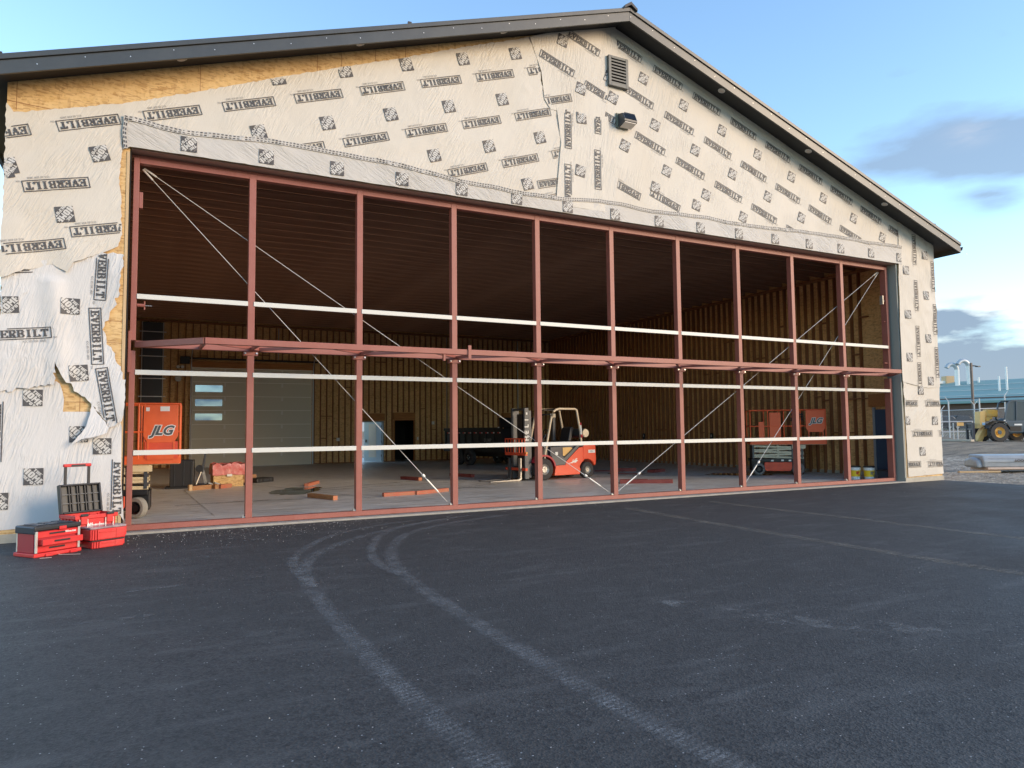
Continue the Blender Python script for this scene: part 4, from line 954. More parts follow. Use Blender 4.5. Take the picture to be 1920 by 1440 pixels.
# ------------------------------------------------------------------ the steel door frame
DR = thing('hangar_door_frame', 'wide bifold door frame of bare red primed steel filling the hangar opening', 'door frame')
PW, PD = 0.112, 0.14
PX = [0.10] + [1.9318 * i for i in range(1, 10)] + [19.30]
ZM = 3.10
for i, x in enumerate(PX):
    d = 0.18 if i in (0, 10) else PD; w = 0.085 if i == 0 else (0.10 if i == 10 else PW)
    p = MB().box(x - w / 2, x + w / 2, 0.0, d, ZM + 0.03, 6.19).build('upper_post', M['red'], DR, 0.004)
    q = MB().box(x - w / 2, x + w / 2, 0.0, d, 0.13, ZM - 0.14).build('lower_post', M['red'], DR, 0.004)
    if 0 < i < 10:
        br = MB().box(x - 0.12, x + 0.12, -0.015, 0.12, ZM - 0.155, ZM - 0.085).build('hinge_plate', M['red'], DR, 0.003)
        mb = MB()
        for s in (-0.095, 0.095): mb.lathe([(0.0001, -0.035), (0.016, -0.035), (0.018, -0.015)], (x + s, 0, ZM - 0.115), 'y', 8)
        mb.build('bolt', M['bolt'], br)
        MB().box(x - w / 2 - 0.05, x - w / 2, 0.02, 0.10, 0.135, 0.155).lathe([(0.0001, 0.02), (0.018, 0.02), (0.018, 0.0)], (x - w / 2 - 0.028, 0.05, 0.156), 'z', 8).build('foot_bolt', M['bolt'], q)
for k in range(10):
    a = PX[k] + (0.043 if k == 0 else PW / 2) + 0.001; b = PX[k + 1] - (0.05 if k == 9 else PW / 2) - 0.001
    MB().box(a, b, 0.004, PD - 0.01, 6.105, 6.185).build('top_rail', M['red'], DR, 0.003)
    for z in (3.86, 2.605, 1.29):
        MB().box(a - 0.02 if k else a, b, -0.012, 0.03, z - 0.041, z + 0.041).build('girt', M['galv'], DR, 0.004)
MB().box(0.06, 19.35, 0.0, PD, 0.04, 0.128).build('bottom_rail', M['red'], DR, 0.004)
MB().box(0.03, 19.42, 0.06, 0.22, 6.20, 6.255).build('head_beam', M['red'], DR)
# truss: outer chord, inner chord and the web
TY = -1.05; ZT = 3.10
MB().box(1.12, 18.17, TY - 0.05, TY + 0.05, ZT - 0.105, ZT - 0.005).build('outer_chord', M['red'], DR, 0.005)
MB().box(0.15, 19.25, 0.0, 0.10, ZM - 0.08, ZM + 0.025).build('inner_chord', M['red'], DR, 0.004)
MB().bar((0.16, -0.02, ZT - 0.045), (1.13, TY + 0.0, ZT - 0.055), 0.09, 0.098).build('end_diagonal', M['red'], DR, 0.004)
MB().bar((19.24, -0.02, ZT - 0.045), (18.16, TY + 0.0, ZT - 0.055), 0.09, 0.098).build('end_diagonal', M['red'], DR, 0.004)
nx = 18; xs = [1.12 + (18.17 - 1.12) * i / nx for i in range(nx + 1)]
for i in range(nx):
    a = (xs[i], TY + 0.05, ZT - 0.06) if i % 2 == 0 else (xs[i], 0.0, ZT - 0.04)
    b = (xs[i + 1], 0.0, ZT - 0.04) if i % 2 == 0 else (xs[i + 1], TY + 0.05, ZT - 0.06)
    MB().bar(a, b, 0.05, 0.05).build('web_diagonal', M['red'], DR)
for i in range(0, 10):
    x = PX[i] if i else 1.12
    MB().bar((x, TY + 0.05, ZT - 0.075), (x, -0.001, ZT - 0.05), 0.05, 0.045).build('web_strut', M['red'], DR)
MB().box(5.60, 5.66, TY - 0.075, TY - 0.052, ZT - 0.18, ZT + 0.07).build('splice_plate', M['red'], DR, 0.003)
MB().box(5.12, 5.16, TY - 0.04, TY + 0.02, ZT - 0.23, ZT - 0.11).build('splice_plate', M['red'], DR, 0.003)
# hardware on the end posts
for z in (2.98, ): MB().box(0.035, 0.075, -0.035, -0.002, z - 0.38, z + 0.30).build('hinge_bracket', M['red'], DR, 0.004)
mb = MB().box(0.145, 0.20, 0.02, 0.12, 5.35, 5.62); mb.build('latch_plate', M['red'], DR, 0.004)
MB().tube([(0.15, 0.05, 3.72), (0.27, 0.05, 3.72)], 0.028, 8).tube([(0.26, 0.05, 3.65), (0.26, 0.05, 3.79)], 0.012, 6).build('lock_pin', M['red'], DR)
MB().tube([(0.27, 0.05, 3.72), (0.37, 0.05, 3.72)], 0.008, 6).build('threaded_rod', M['bolt'], DR)
MB().tube([(19.24, 0.05, 5.2), (19.12, 0.05, 5.2)], 0.02, 8).box(19.10, 19.13, 0.0, 0.1, 5.1, 5.35).build('latch_plate', M['steel'], DR)
MB().tube([(19.24, 0.05, 3.4), (19.12, 0.05, 3.4)], 0.02, 8).tube([(19.24, 0.05, 4.6), (19.18, 0.05, 4.6)], 0.015, 8).build('lock_pin', M['red'], DR)
for a, b in (((0.19, 6.06), (5.66, 0.19)), ((0.21, 6.08), (9.54, 0.19)), ((19.2, 6.06), (13.62, 0.19)), ((19.18, 6.08), (9.76, 0.19))):
    P = Vector((a[0], 0.18, a[1])); Q = Vector((b[0], 0.10, b[1])); 
    c = MB().tube([P, Q], 0.006, 6).build('brace_cable', M['cable'], DR)
    d = (P - Q).normalized(); m = MB()
    m.tube([Q + d * 0.28, Q + d * 0.62], 0.016, 8); m.tube([Q + d * 0.70, Q + d * 0.76], 0.03, 8); m.tube([P, P - d * 0.22], 0.016, 6)
    m.build('turnbuckle', M['cable'], c)

# ------------------------------------------------------------------ wheels
def wheel(parent, c, r, w, mt, mr, name='wheel', hub=0.55, axis='y', lugs=6, ang=0):
    t = MB().lathe([(r * hub, -w / 2), (r * 0.9, -w / 2), (r, -w * 0.36), (r, w * 0.36), (r * 0.9, w / 2), (r * hub, w / 2)], (0, 0, 0), axis, 36).build(name, mt, parent, smooth=True, loc=c)
    MB().lathe([(0.0001, -w * 0.38), (r * hub * 0.55, -w * 0.40), (r * hub * 0.62, -w * 0.25), (r * hub, -w * 0.47), (r * hub, w * 0.47), (0.0001, w * 0.40)], (0, 0, 0), axis, 28).build('rim', mr, t, smooth=True)
    m = MB()
    for k in range(lugs):
        a = 2 * PI * k / lugs; m.lathe([(0.0001, -w * 0.46), (r * 0.05, -w * 0.46), (r * 0.05, -w * 0.3)], (math.cos(a) * r * hub * 0.42, 0, math.sin(a) * r * hub * 0.42), 'y', 6)
    if axis == 'y' and lugs: m.build('lug_nuts', M['bolt'], t)
    t.rotation_euler = (0, 0, ang); return t

# ------------------------------------------------------------------ forklift (local: x rearward, y away from the viewer)
fl = thing('forklift', 'red forklift with cream overhead guard parked behind the door posts', 'forklift', (11.29, 6.03, 0.03), R(7))
wheel(fl, (0, 0.12, 0.34), 0.34, 0.24, M['rubber'], M['steel'], hub=0.5, lugs=8)
wheel(fl, (0, 0.98, 0.34), 0.34, 0.24, M['rubber'], M['steel'], hub=0.5, lugs=8)
wheel(fl, (1.75, 0.14, 0.26), 0.26, 0.2, M['rubber'], M['steel'], hub=0.48, lugs=6)
wheel(fl, (1.75, 0.96, 0.26), 0.26, 0.2, M['rubber'], M['steel'], hub=0.48, lugs=6)
arc = lambda cx, cz, r, a0, a1, n=7: [(cx + r * math.cos(R(a0 + (a1 - a0) * i / n)), cz + r * math.sin(R(a0 + (a1 - a0) * i / n))) for i in range(n + 1)]
MB().prism([(0.42, 0.13), (1.44, 0.13), (1.47, 0.30)] + arc(1.75, 0.26, 0.33, 165, 115, 4) + [(1.60, 0.62), (1.58, 1.0), (1.42, 0.98), (0.88, 0.55), (0.86, 0.45), (0.47, 0.43)], 0.06, 1.04).build('side_panel', M['fl_red'], fl, 0.01)
MB().prism([(0.45, 0.435), (0.84, 0.455), (0.86, 0.56), (1.43, 1.02), (1.60, 1.02), (1.60, 1.12), (1.38, 1.10), (0.82, 0.68), (0.62, 0.73), (0.30, 0.75), (0.32, 0.66), (0.42, 0.55)], 0.045, 1.055).build('trim_band', M['slate'], fl, 0.008)
MB().prism([(0.30, 0.70), (0.82, 0.66), (1.36, 1.04), (1.2, 1.06), (0.30, 1.02)], 0.12, 0.98).build('engine_cowl', M['navy'], fl, 0.02)
MB().prism([(0.86, 0.72), (1.20, 0.96), (1.12, 1.0), (0.80, 0.99), (0.80, 0.74)], 0.112, 0.12).build('cowl_decal', M['teletan'], fl)
MB().box(0.50, 0.60, 0.112, 0.12, 0.76, 0.86).build('notice_label', M['white'], fl)
cw = [(1.60, 1.10), (1.60, 0.62)] + arc(1.75, 0.26, 0.34, 112, 20, 6) + [(2.14, 0.42), (2.16, 0.62), (2.14, 1.02), (2.08, 1.11)]
MB().prism(cw, 0.08, 1.02).build('counterweight', M['fl_red'], fl, 0.03)
MB().box(1.82, 2.10, 0.072, 0.08, 0.80, 0.90).build('plate_label', M['white'], fl)
decal("HELI", 0.075, (1.95, 0.069, 0.85), (1, 0, 0), (0, 0, 1), M['ink_grey'], fl)
decal("H2", 0.17, (1.20, 0.058, 0.55), (1, 0, 0.22), (0, 0, 1), M['white'], fl, shear=0.5, bold=0.004)
mb = MB(); mb.quad((0.95, 0.057, 0.47), (1.38, 0.057, 0.56), (1.30, 0.057, 0.595), (1.02, 0.057, 0.50)); mb.flat = True; mb.build('swoosh_mark', M['white'], fl)
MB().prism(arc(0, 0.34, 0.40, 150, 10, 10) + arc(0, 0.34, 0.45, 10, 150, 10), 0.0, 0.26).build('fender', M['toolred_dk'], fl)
for y in (0.10, 1.0):
    g = [(0.05, y, 0.62), (0.13, y, 1.0), (0.30, y, 1.75), (0.36, y, 1.98), (0.43, y, 2.12), (0.53, y, 2.19), (0.66, y, 2.22), (1.30, y, 2.22), (1.37, y, 2.19), (1.50, y, 1.55), (1.56, y, 1.05)]
    MB().tube(g, 0.036, 10).build('overhead_guard', M['guard'], fl, smooth=True)
for k in range(6): MB().box(0.55 + k * 0.15, 0.58 + k * 0.15, 0.12, 0.98, 2.195, 2.225).build('guard_bar', M['dksteel'], fl)
MB().box(0.32, 0.37, 0.12, 0.98, 2.02, 2.06).build('guard_bar', M['dksteel'], fl)
MB().prism([(0.88, 1.06), (1.28, 1.06), (1.30, 1.18), (0.88, 1.20)], 0.3, 0.8).build('seat', M['black'], fl, 0.03)
MB().prism([(1.18, 1.18), (1.32, 1.18), (1.44, 1.62), (1.36, 1.66), (1.28, 1.6)], 0.32, 0.78).build('backrest', M['black'], fl, 0.03)
MB().lathe([(0.14, -0.015), (0.16, 0), (0.14, 0.015), (0.125, 0)], (0, 0, 0), 'x', 20).build('steering_wheel', M['black'], fl, smooth=True, loc=(0.42, 0.5, 1.42))
MB().tube([(0.16, 0.5, 1.0), (0.42, 0.5, 1.42)], 0.03, 8).box(0.05, 0.3, 0.2, 0.9, 0.7, 1.12).build('steering_column', M['black'], fl)
tk = MB().lathe([(0.0001, 0.12), (0.10, 0.12), (0.15, 0.17), (0.15, 0.82), (0.10, 0.88), (0.0001, 0.88)], (0, 0, 0), 'y', 24).build('gas_tank', M['dksteel'], fl, smooth=True, loc=(1.74, 0, 1.44))
MB().lathe([(0.0001, 0.085), (0.125, 0.09), (0.14, 0.12), (0.12, 0.13)], (0, 0, 0), 'y', 24).build('tank_collar', M['guard'], tk, smooth=True)
MB().tube([(1.6, 0.2, 1.12), (1.55, 0.2, 1.75)], 0.03, 8).build('tank_bracket', M['black'], fl)
MB().tube([(1.52, 0.08, 1.4), (1.50, 0.08, 1.7)], 0.035, 8).build('fire_extinguisher', M['white'], fl)
MB().tube([(1.535, 0.07, 1.30), (1.53, 0.07, 1.40)], 0.038, 8).tube([(1.50, 0.08, 1.70), (1.498, 0.08, 1.78)], 0.036, 8).build('extinguisher_band', M['toolred_dk'], fl)
MB().box(0.98, 1.08, 0.85, 0.95, 1.1, 2.1).build('exhaust_post', M['dksteel'], fl); MB().box(0.97, 1.09, 0.84, 0.96, 1.96, 2.08).build('post_label', M['guard'], fl)
# mast
for y in (0.18, 0.84):
    MB().box(-0.62, -0.47, y, y + 0.09, 0.06, 2.24).build('mast_rail', M['slate'], fl, 0.004)
    MB().box(-0.46, -0.36, y + 0.02, y + 0.11, 0.10, 2.16).build('mast_rail', M['dksteel'], fl, 0.004)
    MB().tube([(-0.52, y + 0.16, 0.2), (-0.52, y + 0.16, 2.0)], 0.032, 8).build('lift_cylinder', M['steel'], fl)
MB().box(-0.60, -0.48, 0.27, 0.84, 2.17, 2.23).box(-0.60, -0.48, 0.27, 0.84, 0.35, 0.45).build('mast_crossbar', M['dksteel'], fl)
for k, ch in enumerate("HELI"): decal(ch, 0.20, (-0.545, 0.176, 1.30 + k * 0.19), (0, 0, 1), (-1, 0, 0), M['white'], fl, bold=0.006)
MB().box(-0.57, -0.52, 0.172, 0.179, 2.03, 2.10).build('mast_label', M['white'], fl)
MB().box(-0.55, -0.5, 0.42, 0.70, 0.5, 2.05).build('mast_chain', M['black'], fl)
MB().box(-0.72, -0.64, 0.02, 1.12, 0.78, 0.87).box(-0.72, -0.64, 0.02, 1.12, 0.32, 0.40).build('carriage_bar', M['liftred'], fl)
for k in range(8): MB().box(-0.735, -0.715, 0.03 + k * 0.15, 0.07 + k * 0.15, 0.80, 1.28).build('load_backrest_bar', M['liftred'], fl)
MB().box(-0.735, -0.715, 0.03, 1.12, 1.27, 1.31).build('load_backrest_rail', M['liftred'], fl)
for y in (0.22, 0.80):
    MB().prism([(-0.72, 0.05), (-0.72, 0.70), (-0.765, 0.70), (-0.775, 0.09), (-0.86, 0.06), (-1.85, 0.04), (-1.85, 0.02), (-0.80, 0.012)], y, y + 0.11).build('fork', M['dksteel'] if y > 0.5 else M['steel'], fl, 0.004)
MB().lathe([(0.0001, -0.03), (0.035, -0.03), (0.035, 0.03)], (-0.70, -0.0, 0.86), 'y', 10).build('reflector', M['amber'], fl)

# ------------------------------------------------------------------ scissor lifts
def scissor_lift(label, loc, rz, pm, cm, side, tyre, ext=1.32):
    L = thing('scissor_lift', label, 'scissor lift', loc, rz)
    ch = MB().box(-0.83, 0.83, -0.28, 0.28, 0.14, 0.50).build('chassis', M['blackm'], L, 0.02)
    MB().prism([(-0.40, 0.13), (0.36, 0.13), (0.42, 0.22), (0.42, 0.42), (-0.44, 0.42), (-0.46, 0.22)], -0.385, -0.285).build('side_tray', side, L, 0.015)
    MB().box(-0.85, 0.80, -0.39, 0.39, 0.43, 0.53).build('chassis_top', M['blackm'], L, 0.01)
    for x, z in ((-0.2, 0.47), (0.12, 0.48), (0.35, 0.475)): MB().box(x - 0.04, x + 0.04, -0.396, -0.391, z - 0.025, z + 0.025).build('notice_label', M['white'], L)
    for x, y in ((-0.62, -0.33), (0.62, -0.33), (-0.62, 0.33), (0.62, 0.33)):
        wheel(L, (x, y, 0.195), 0.195, 0.13, tyre, M['blackm'], hub=0.62, lugs=0, ang=R(-35) if x > 0 else 0)
    MB().tube([(0.5, -0.2, 0.24), (0.66, -0.2, 0.22)], 0.05, 8).box(0.52, 0.60, -0.25, -0.1, 0.16, 0.45).build('steering_knuckle', M['dksteel'], L)
    for k in range(5):
        z = 0.58 + k * 0.085
        for y in (-0.30, 0.26):
            s = 0.025 if k % 2 else -0.025
            MB().bar((-0.80, y, z - s), (0.80, y, z + s), 0.04, 0.062).build('scissor_arm', cm, L)
    for x in (-0.78, 0.0, 0.45, 0.75):
        MB().box(x - 0.03, x + 0.03, -0.33, 0.30, 0.54, 0.97).build('pivot_block', M['dksteel'] if x else cm, L)
    MB().box(0.44, 0.86, -0.36, -0.315, 0.86, 0.98).build('arm_end_plate', cm, L)
    MB().box(-0.86, ext, -0.38, 0.38, 0.99, 1.05).build('platform_deck', cm, L)
    MB().box(-0.86, ext, -0.40, -0.375, 1.00, 1.15).box(-0.86, ext, 0.375, 0.40, 1.00, 1.15).box(-0.875, -0.86, -0.38, 0.38, 1.0, 1.15).box(ext, ext + 0.02, -0.38, 0.38, 1.0, 1.15).build('toe_board', pm, L)
    for y in (-0.385, 0.385):
        for z in (1.60, 2.13): MB().tube([(-0.86, y, z), (ext, y, z)], 0.019, 8).build('guard_rail', pm, L, smooth=True)
        for x in (-0.86, -0.30, 0.20, 0.62, 0.72, ext): MB().tube([(x, y, 1.10), (x, y, 2.13)], 0.019, 8).build('rail_post', pm, L, smooth=True)
    for x in (-0.86, ext):
        for z in (1.60, 2.13): MB().tube([(x, -0.385, z), (x, 0.385, z)], 0.019, 8).build('guard_rail', pm, L, smooth=True)
    x0 = ext - 0.62
    MB().prism([(x0, 2.11), (ext - 0.03, 2.11), (ext - 0.03, 1.52), (ext - 0.10, 1.40), (x0 + 0.07, 1.40), (x0, 1.52)], -0.42, -0.405).build('sign_panel', pm, L, 0.004)
    MB().box(x0 + 0.07, ext - 0.1, -0.42, -0.405, 1.08, 1.20 + 0.0).build('lower_panel', pm, L)
    for x in (x0 + 0.08, ext - 0.10): MB().box(x - 0.015, x + 0.015, -0.425, -0.40, 1.15, 1.45).build('panel_post', pm, L)
    decal("JLG", 0.24, ((x0 + ext) / 2, -0.424, 1.76 if loc[0] > 5 else 1.62), (1, 0, 0), (0, 0, 1), M['white'], L, shear=0.35, bold=0.022)
    decal("JLG", 0.24, ((x0 + ext) / 2, -0.427, 1.76 if loc[0] > 5 else 1.62), (1, 0, 0), (0, 0, 1), M['slate'], L, shear=0.35, bold=0.008)
    MB().box(-0.60, -0.42, -0.41, -0.395, 1.17, 1.75).build('manual_box', pm, L, 0.01)
    MB().box(-0.25, 0.10, -0.40, -0.385, 1.2, 2.05).build('gate_panel', pm, L) if loc[0] > 5 else MB().box(x0 + 0.03, ext - 0.03, -0.415, -0.405, 1.10, 1.42).build('lower_sign_panel', side, L)
    return L
lf1 = scissor_lift('orange scissor lift with a pale grey tyre half hidden behind the torn wrap', (-0.40, 2.30, 0.03), R(-3), M['orange'], M['cream'], M['liftred'], M['rubber_grey'])
MB().box(0.74, 0.80, -0.424, -0.42, 1.99, 2.06).build('notice_label', M['white'], lf1); MB().box(0.98, 1.14, -0.424, -0.42, 1.99, 2.08).build('notice_label', M['white'], lf1)
lf2 = scissor_lift('dark red scissor lift with cream arms by the side wall', (19.05, 4.05, 0.03), R(-37), mat('lift_bright_red', (0.86, 0.13, 0.035), 0.45), M['creamg'], M['liftred'], M['rubber_mid'], 1.5)
mb = MB(); rnd = random.Random(2)
for k in range(14):
    pts = [(0.62 + rnd.uniform(-.2, .2), -0.36 + rnd.uniform(-.06, .06), 1.9 + rnd.uniform(-.16, .16)) for _ in range(5)]; mb.tube(pts, 0.022, 6)
o = mb.build('cable_bundle', M['black'], None, smooth=True, loc=(19.05, 4.05, 0.03)); o.rotation_euler = (0, 0, R(-37)); tag(o, 'tangled black cable hung over the rail of the red scissor lift', 'cable')

# ------------------------------------------------------------------ dump trailer
tr = thing('dump_trailer', 'long black dump trailer standing in the shade at the back of the hangar', 'trailer', (13.0, 18.6, 0.03), R(-80))
MB().box(0, 4.6, 0.0, 2.0, 0.62, 1.62).build('bed', M['blackm'], tr, 0.01)
MB().box(-0.03, 4.65, -0.05, 0.0, 1.55, 1.68).box(-0.03, 4.65, -0.04, 0.0, 0.60, 0.72).build('bed_rail', M['blackm'], tr)
MB().box(4.4, 4.5, 0, 2.0, 1.68, 2.1).build('bulkhead', M['blackm'], tr)
for k in range(9): MB().box(0.05 + k * 0.56, 0.11 + k * 0.56, -0.04, 0.0, 0.72, 1.55).build('bed_rib', M['blackm'], tr)
for k in range(10):
    x = 0.30 + k * 0.45; MB().box(x, x + 0.13, -0.056, -0.052, 1.43, 1.475).build('reflective_tape', M['redink'] if k % 2 else M['toolred'], tr); MB().box(x + 0.13, x + 0.22, -0.056, -0.052, 1.43, 1.475).build('reflective_tape', M['pail'], tr)
decal("DUMP", 0.2, (3.6, -0.045, 1.12), (1, 0, 0), (0, 0, 1), M['ink_grey'], tr, bold=0.004)
MB().box(0.3, 4.4, 0.3, 1.7, 0.40, 0.60).build('frame', M['blackm'], tr)
for x in (1.45, 2.33):
    for y in (-0.12, 2.1): wheel(tr, (x, y, 0.36), 0.36, 0.22, M['rubber'], M['blackm'], hub=0.6)
MB().box(0.95, 2.85, -0.25, 0.0, 0.76, 0.80).build('fender', M['blackm'], tr, 0.01)
MB().bar((4.5, 1.0, 0.5), (6.1, 1.0, 0.5), 0.12, 0.12).build('tongue', M['blackm'], tr)
MB().box(4.6, 5.2, 0.5, 1.5, 0.6, 1.1).build('battery_box', M['blackm'], tr)
MB().box(4.38, 4.48, -0.06, -0.04, 1.66, 1.70).build('clearance_lamp', M['pail'], tr)

# ------------------------------------------------------------------ red tool boxes on the asphalt
def local(pt, ang): return pt
tb = thing('drawer_tool_box', 'red three drawer tool box with a black top and its middle drawer pulled out', 'tool box', (-0.93, -1.95, 0.0), R(38))
Wd, Dp, Ht = 0.60, 0.40, 0.40
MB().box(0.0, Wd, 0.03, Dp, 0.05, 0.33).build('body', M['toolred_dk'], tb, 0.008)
MB().box(-0.015, Wd + 0.015, -0.015, Dp + 0.01, 0.335, 0.40).build('lid', M['black'], tb, 0.018)
mb = MB()
for i in range(3):
    for j in range(2): mb.box(0.06 + i * 0.18, 0.19 + i * 0.18, 0.06 + j * 0.16, 0.19 + j * 0.16, 0.40, 0.412)
mb.build('lid_cleat', M['navy'], tb, 0.006)
MB().box(-0.02, 0.012, 0.0, Dp, 0.30, 0.395).build('lid_end_cap', M['navy'], tb, 0.012)
MB().box(-0.02, Wd + 0.02, -0.02, Dp + 0.02, 0.0, 0.05).build('base', M['toolred'], tb, 0.01)
MB().box(0.30, 0.40, -0.03, -0.015, 0.33, 0.375).build('latch', M['toolred'], tb, 0.006)
mb = MB()
for x in (0.12, 0.45): mb.box(x, x + 0.10, -0.045, -0.02, 0.0, 0.035)
mb.build('foot', M['toolred'], tb, 0.008)
for z, out in ((0.245, 0.0), (0.155, 0.11), (0.06, 0.0)):
    y0 = 0.02 - out
    d = MB().box(0.04, Wd - 0.02, y0 - 0.012, y0 + 0.01, z, z + 0.078).box(0.05, 0.062, y0 + 0.01, y0 + 0.30, z + 0.005, z + 0.07).box(Wd - 0.045, Wd - 0.032, y0 + 0.01, y0 + 0.30, z + 0.005, z + 0.07).box(0.062, Wd - 0.045, y0 + 0.01, y0 + 0.30, z + 0.005, z + 0.012).build('drawer', M['toolred'], tb, 0.004)
    MB().box(0.19, 0.40, y0 - 0.022, y0 - 0.014, z + 0.035, z + 0.058).build('handle', M['black'], d, 0.004)
for x in (0.012, Wd - 0.02):
    for y in ((-0.006, Dp - 0.02) if x < 0.1 else (-0.006,)): MB().box(x - 0.015, x + 0.015, y - 0.012, y + 0.012, 0.055, 0.335).build('corner_bar', M['alu'], tb, 0.003)
decal("Milwaukee", 0.035, (0.47, 0.0035, 0.292), (1, 0, 0), (0, 0, 1), M['white'], tb, shear=0.3, bold=0.001)

rb = thing('rolling_tool_box', 'red rolling tool box with its black ribbed lid open and handle raised', 'tool box', (-0.52, -1.36, 0.0), R(31))
Wd, Dp = 0.55, 0.40
MB().box(0, Wd, 0, 0.012, 0.06, 0.44).box(0, Wd, Dp - 0.012, Dp, 0.06, 0.44).box(0, 0.012, 0.012, Dp - 0.012, 0.06, 0.44).box(Wd - 0.012, Wd, 0.012, Dp - 0.012, 0.06, 0.44).box(0.012, Wd - 0.012, 0.012, Dp - 0.012, 0.06, 0.08).build('tub', M['toolred'], rb, 0.004)
MB().box(-0.025, Wd + 0.025, -0.025, 0.0, 0.40, 0.455).box(-0.025, Wd + 0.025, Dp, Dp + 0.025, 0.40, 0.455).box(-0.025, 0.0, 0, Dp, 0.40, 0.455).box(Wd, Wd + 0.025, 0, Dp, 0.40, 0.455).build('rim', M['toolred'], rb, 0.008)
mb = MB()
for k in range(5): mb.box(0.05 + k * 0.11, 0.07 + k * 0.11, Dp - 0.03, Dp - 0.012, 0.30, 0.43)
for k in range(4): mb.box(-0.03, -0.0, 0.05 + k * 0.09, 0.09 + k * 0.09, 0.36, 0.40)
mb.build('rib', M['toolred'], rb)
lid = bpy.data.objects.new('lid', None)
th = R(12)
def lp(x, t, d): return (x, Dp + 0.02 + math.sin(th) * t + d * math.cos(th), 0.455 + math.cos(th) * t - d * math.sin(th))
def lbox(m, x0, x1, t0, t1, d0, d1):
    b = len(m.v)
    for x, t, d in ((x0, t0, d0), (x1, t0, d0), (x1, t1, d0), (x0, t1, d0), (x0, t0, d1), (x1, t0, d1), (x1, t1, d1), (x0, t1, d1)): m.v.append(lp(x, t, d))
    for q in ((0, 3, 2, 1), (4, 5, 6, 7), (0, 1, 5, 4), (1, 2, 6, 5), (2, 3, 7, 6), (3, 0, 4, 7)): m.f.append(tuple(b + i for i in q))
bpy.data.objects.remove(lid)
m = MB(); lbox(m, 0.0, Wd, 0, 0.40, 0.0, 0.02); lido = m.build('lid', mat('lid_grey', (0.06, 0.06, 0.055), 0.5), rb, 0.004)
m = MB(); lbox(m, -0.02, 0.01, -0.01, 0.42, -0.055, 0.025); lbox(m, Wd - 0.01, Wd + 0.02, -0.01, 0.42, -0.055, 0.025); lbox(m, 0.01, Wd - 0.01, 0.39, 0.42, -0.055, 0.025); lbox(m, 0.01, Wd - 0.01, -0.01, 0.02, -0.055, 0.025)
m.build('lid_rim', M['black'], lido, 0.012)
m = MB()
for x in (0.12, 0.155, 0.235, 0.27, 0.345, 0.38, 0.46): lbox(m, x - 0.008, x + 0.008, 0.02, 0.39, -0.035, -0.0005)
m.build('lid_rib', M['blackm'], lido)
m = MB()
for t in (0.14, 0.27): lbox(m, 0.01, Wd - 0.01, t - 0.006, t + 0.006, -0.028, -0.001)
m.build('lid_cross_rib', M['dksteel'], lido)
for x in (0.09, 0.45):
    MB().box(x - 0.045, x + 0.045, -0.05, -0.026, 0.33, 0.45).build('latch', M['toolred'], rb, 0.006); MB().box(x - 0.05, x + 0.05, -0.065, -0.026, 0.44, 0.475).build('latch_grip', M['black'], rb, 0.01)
    MB().box(x - 0.06, x - 0.048, -0.03, -0.012, 0.1, 0.40).box(x + 0.048, x + 0.06, -0.03, -0.012, 0.1, 0.40).build('metal_strip', M['alu'], rb)
decal("Milwaukee", 0.10, (0.27, -0.004, 0.30), (1, 0, 0), (0, 0, 1), M['white'], rb, shear=0.3, bold=0.003, width=0.55)
for x in (0.11, 0.44): MB().box(x - 0.018, x + 0.018, Dp + 0.14, Dp + 0.165, 0.15, 1.12).build('handle_post', M['black'], rb, 0.003)
MB().box(0.08, 0.47, Dp + 0.13, Dp + 0.18, 1.12, 1.165).build('handle_grip', M['toolred'], rb, 0.012)
MB().box(0.18, 0.38, Dp + 0.125, Dp + 0.129, 1.125, 1.155).build('grip_pad', M['black'], rb)
MB().box(0.05, 0.5, Dp + 0.025, Dp + 0.17, 0.1, 0.38).build('handle_housing', M['black'], rb)
for x in (0.02, Wd - 0.02): wheel(rb, (x, Dp + 0.08, 0.09), 0.09, 0.05, M['rubber'], M['toolred'], axis='x', lugs=0)

def organizer(label, loc, rz, w, d, h, lidm):
    t = thing('organizer_box', label, 'organizer', loc, rz, 'red organizer boxes on the asphalt')
    MB().box(0, w, 0, d, 0, h * 0.82).build('body', M['toolred'], t, 0.012)
    MB().box(-0.008, w + 0.008, -0.008, d + 0.008, h * 0.83, h).build('lid', lidm, t, 0.01)
    mb = MB()
    for k in range(3): mb.box(0.02 + k * 0.035, 0.042 + k * 0.035, -0.02, -0.002, 0.01, h * 0.8)
    mb.box(w * 0.72, w * 0.73, -0.006, -0.001, 0.01, h * 0.78)
    mb.build('front_rib', M['toolred'], t, 0.003)
    MB().box(w - 0.005, w + 0.025, 0.02, d - 0.02, h * 0.15, h * 0.95).build('latch', M['toolred'], t, 0.006)
    MB().box(w * 0.25, w * 0.70, -0.012, -0.001, h * 0.55, h * 0.62).build('front_rail', M['toolred'], t)
    return t
organizer('lower red organizer box with a black rim, on the asphalt under a taller one', (-0.31, -1.53, 0.0), R(30), 0.44, 0.36, 0.115, M['black'])
organizer('taller red organizer box with a dusty clear lid, stacked on top of another', (-0.33, -1.57, 0.117), R(30), 0.49, 0.38, 0.185, M['clearlid'])
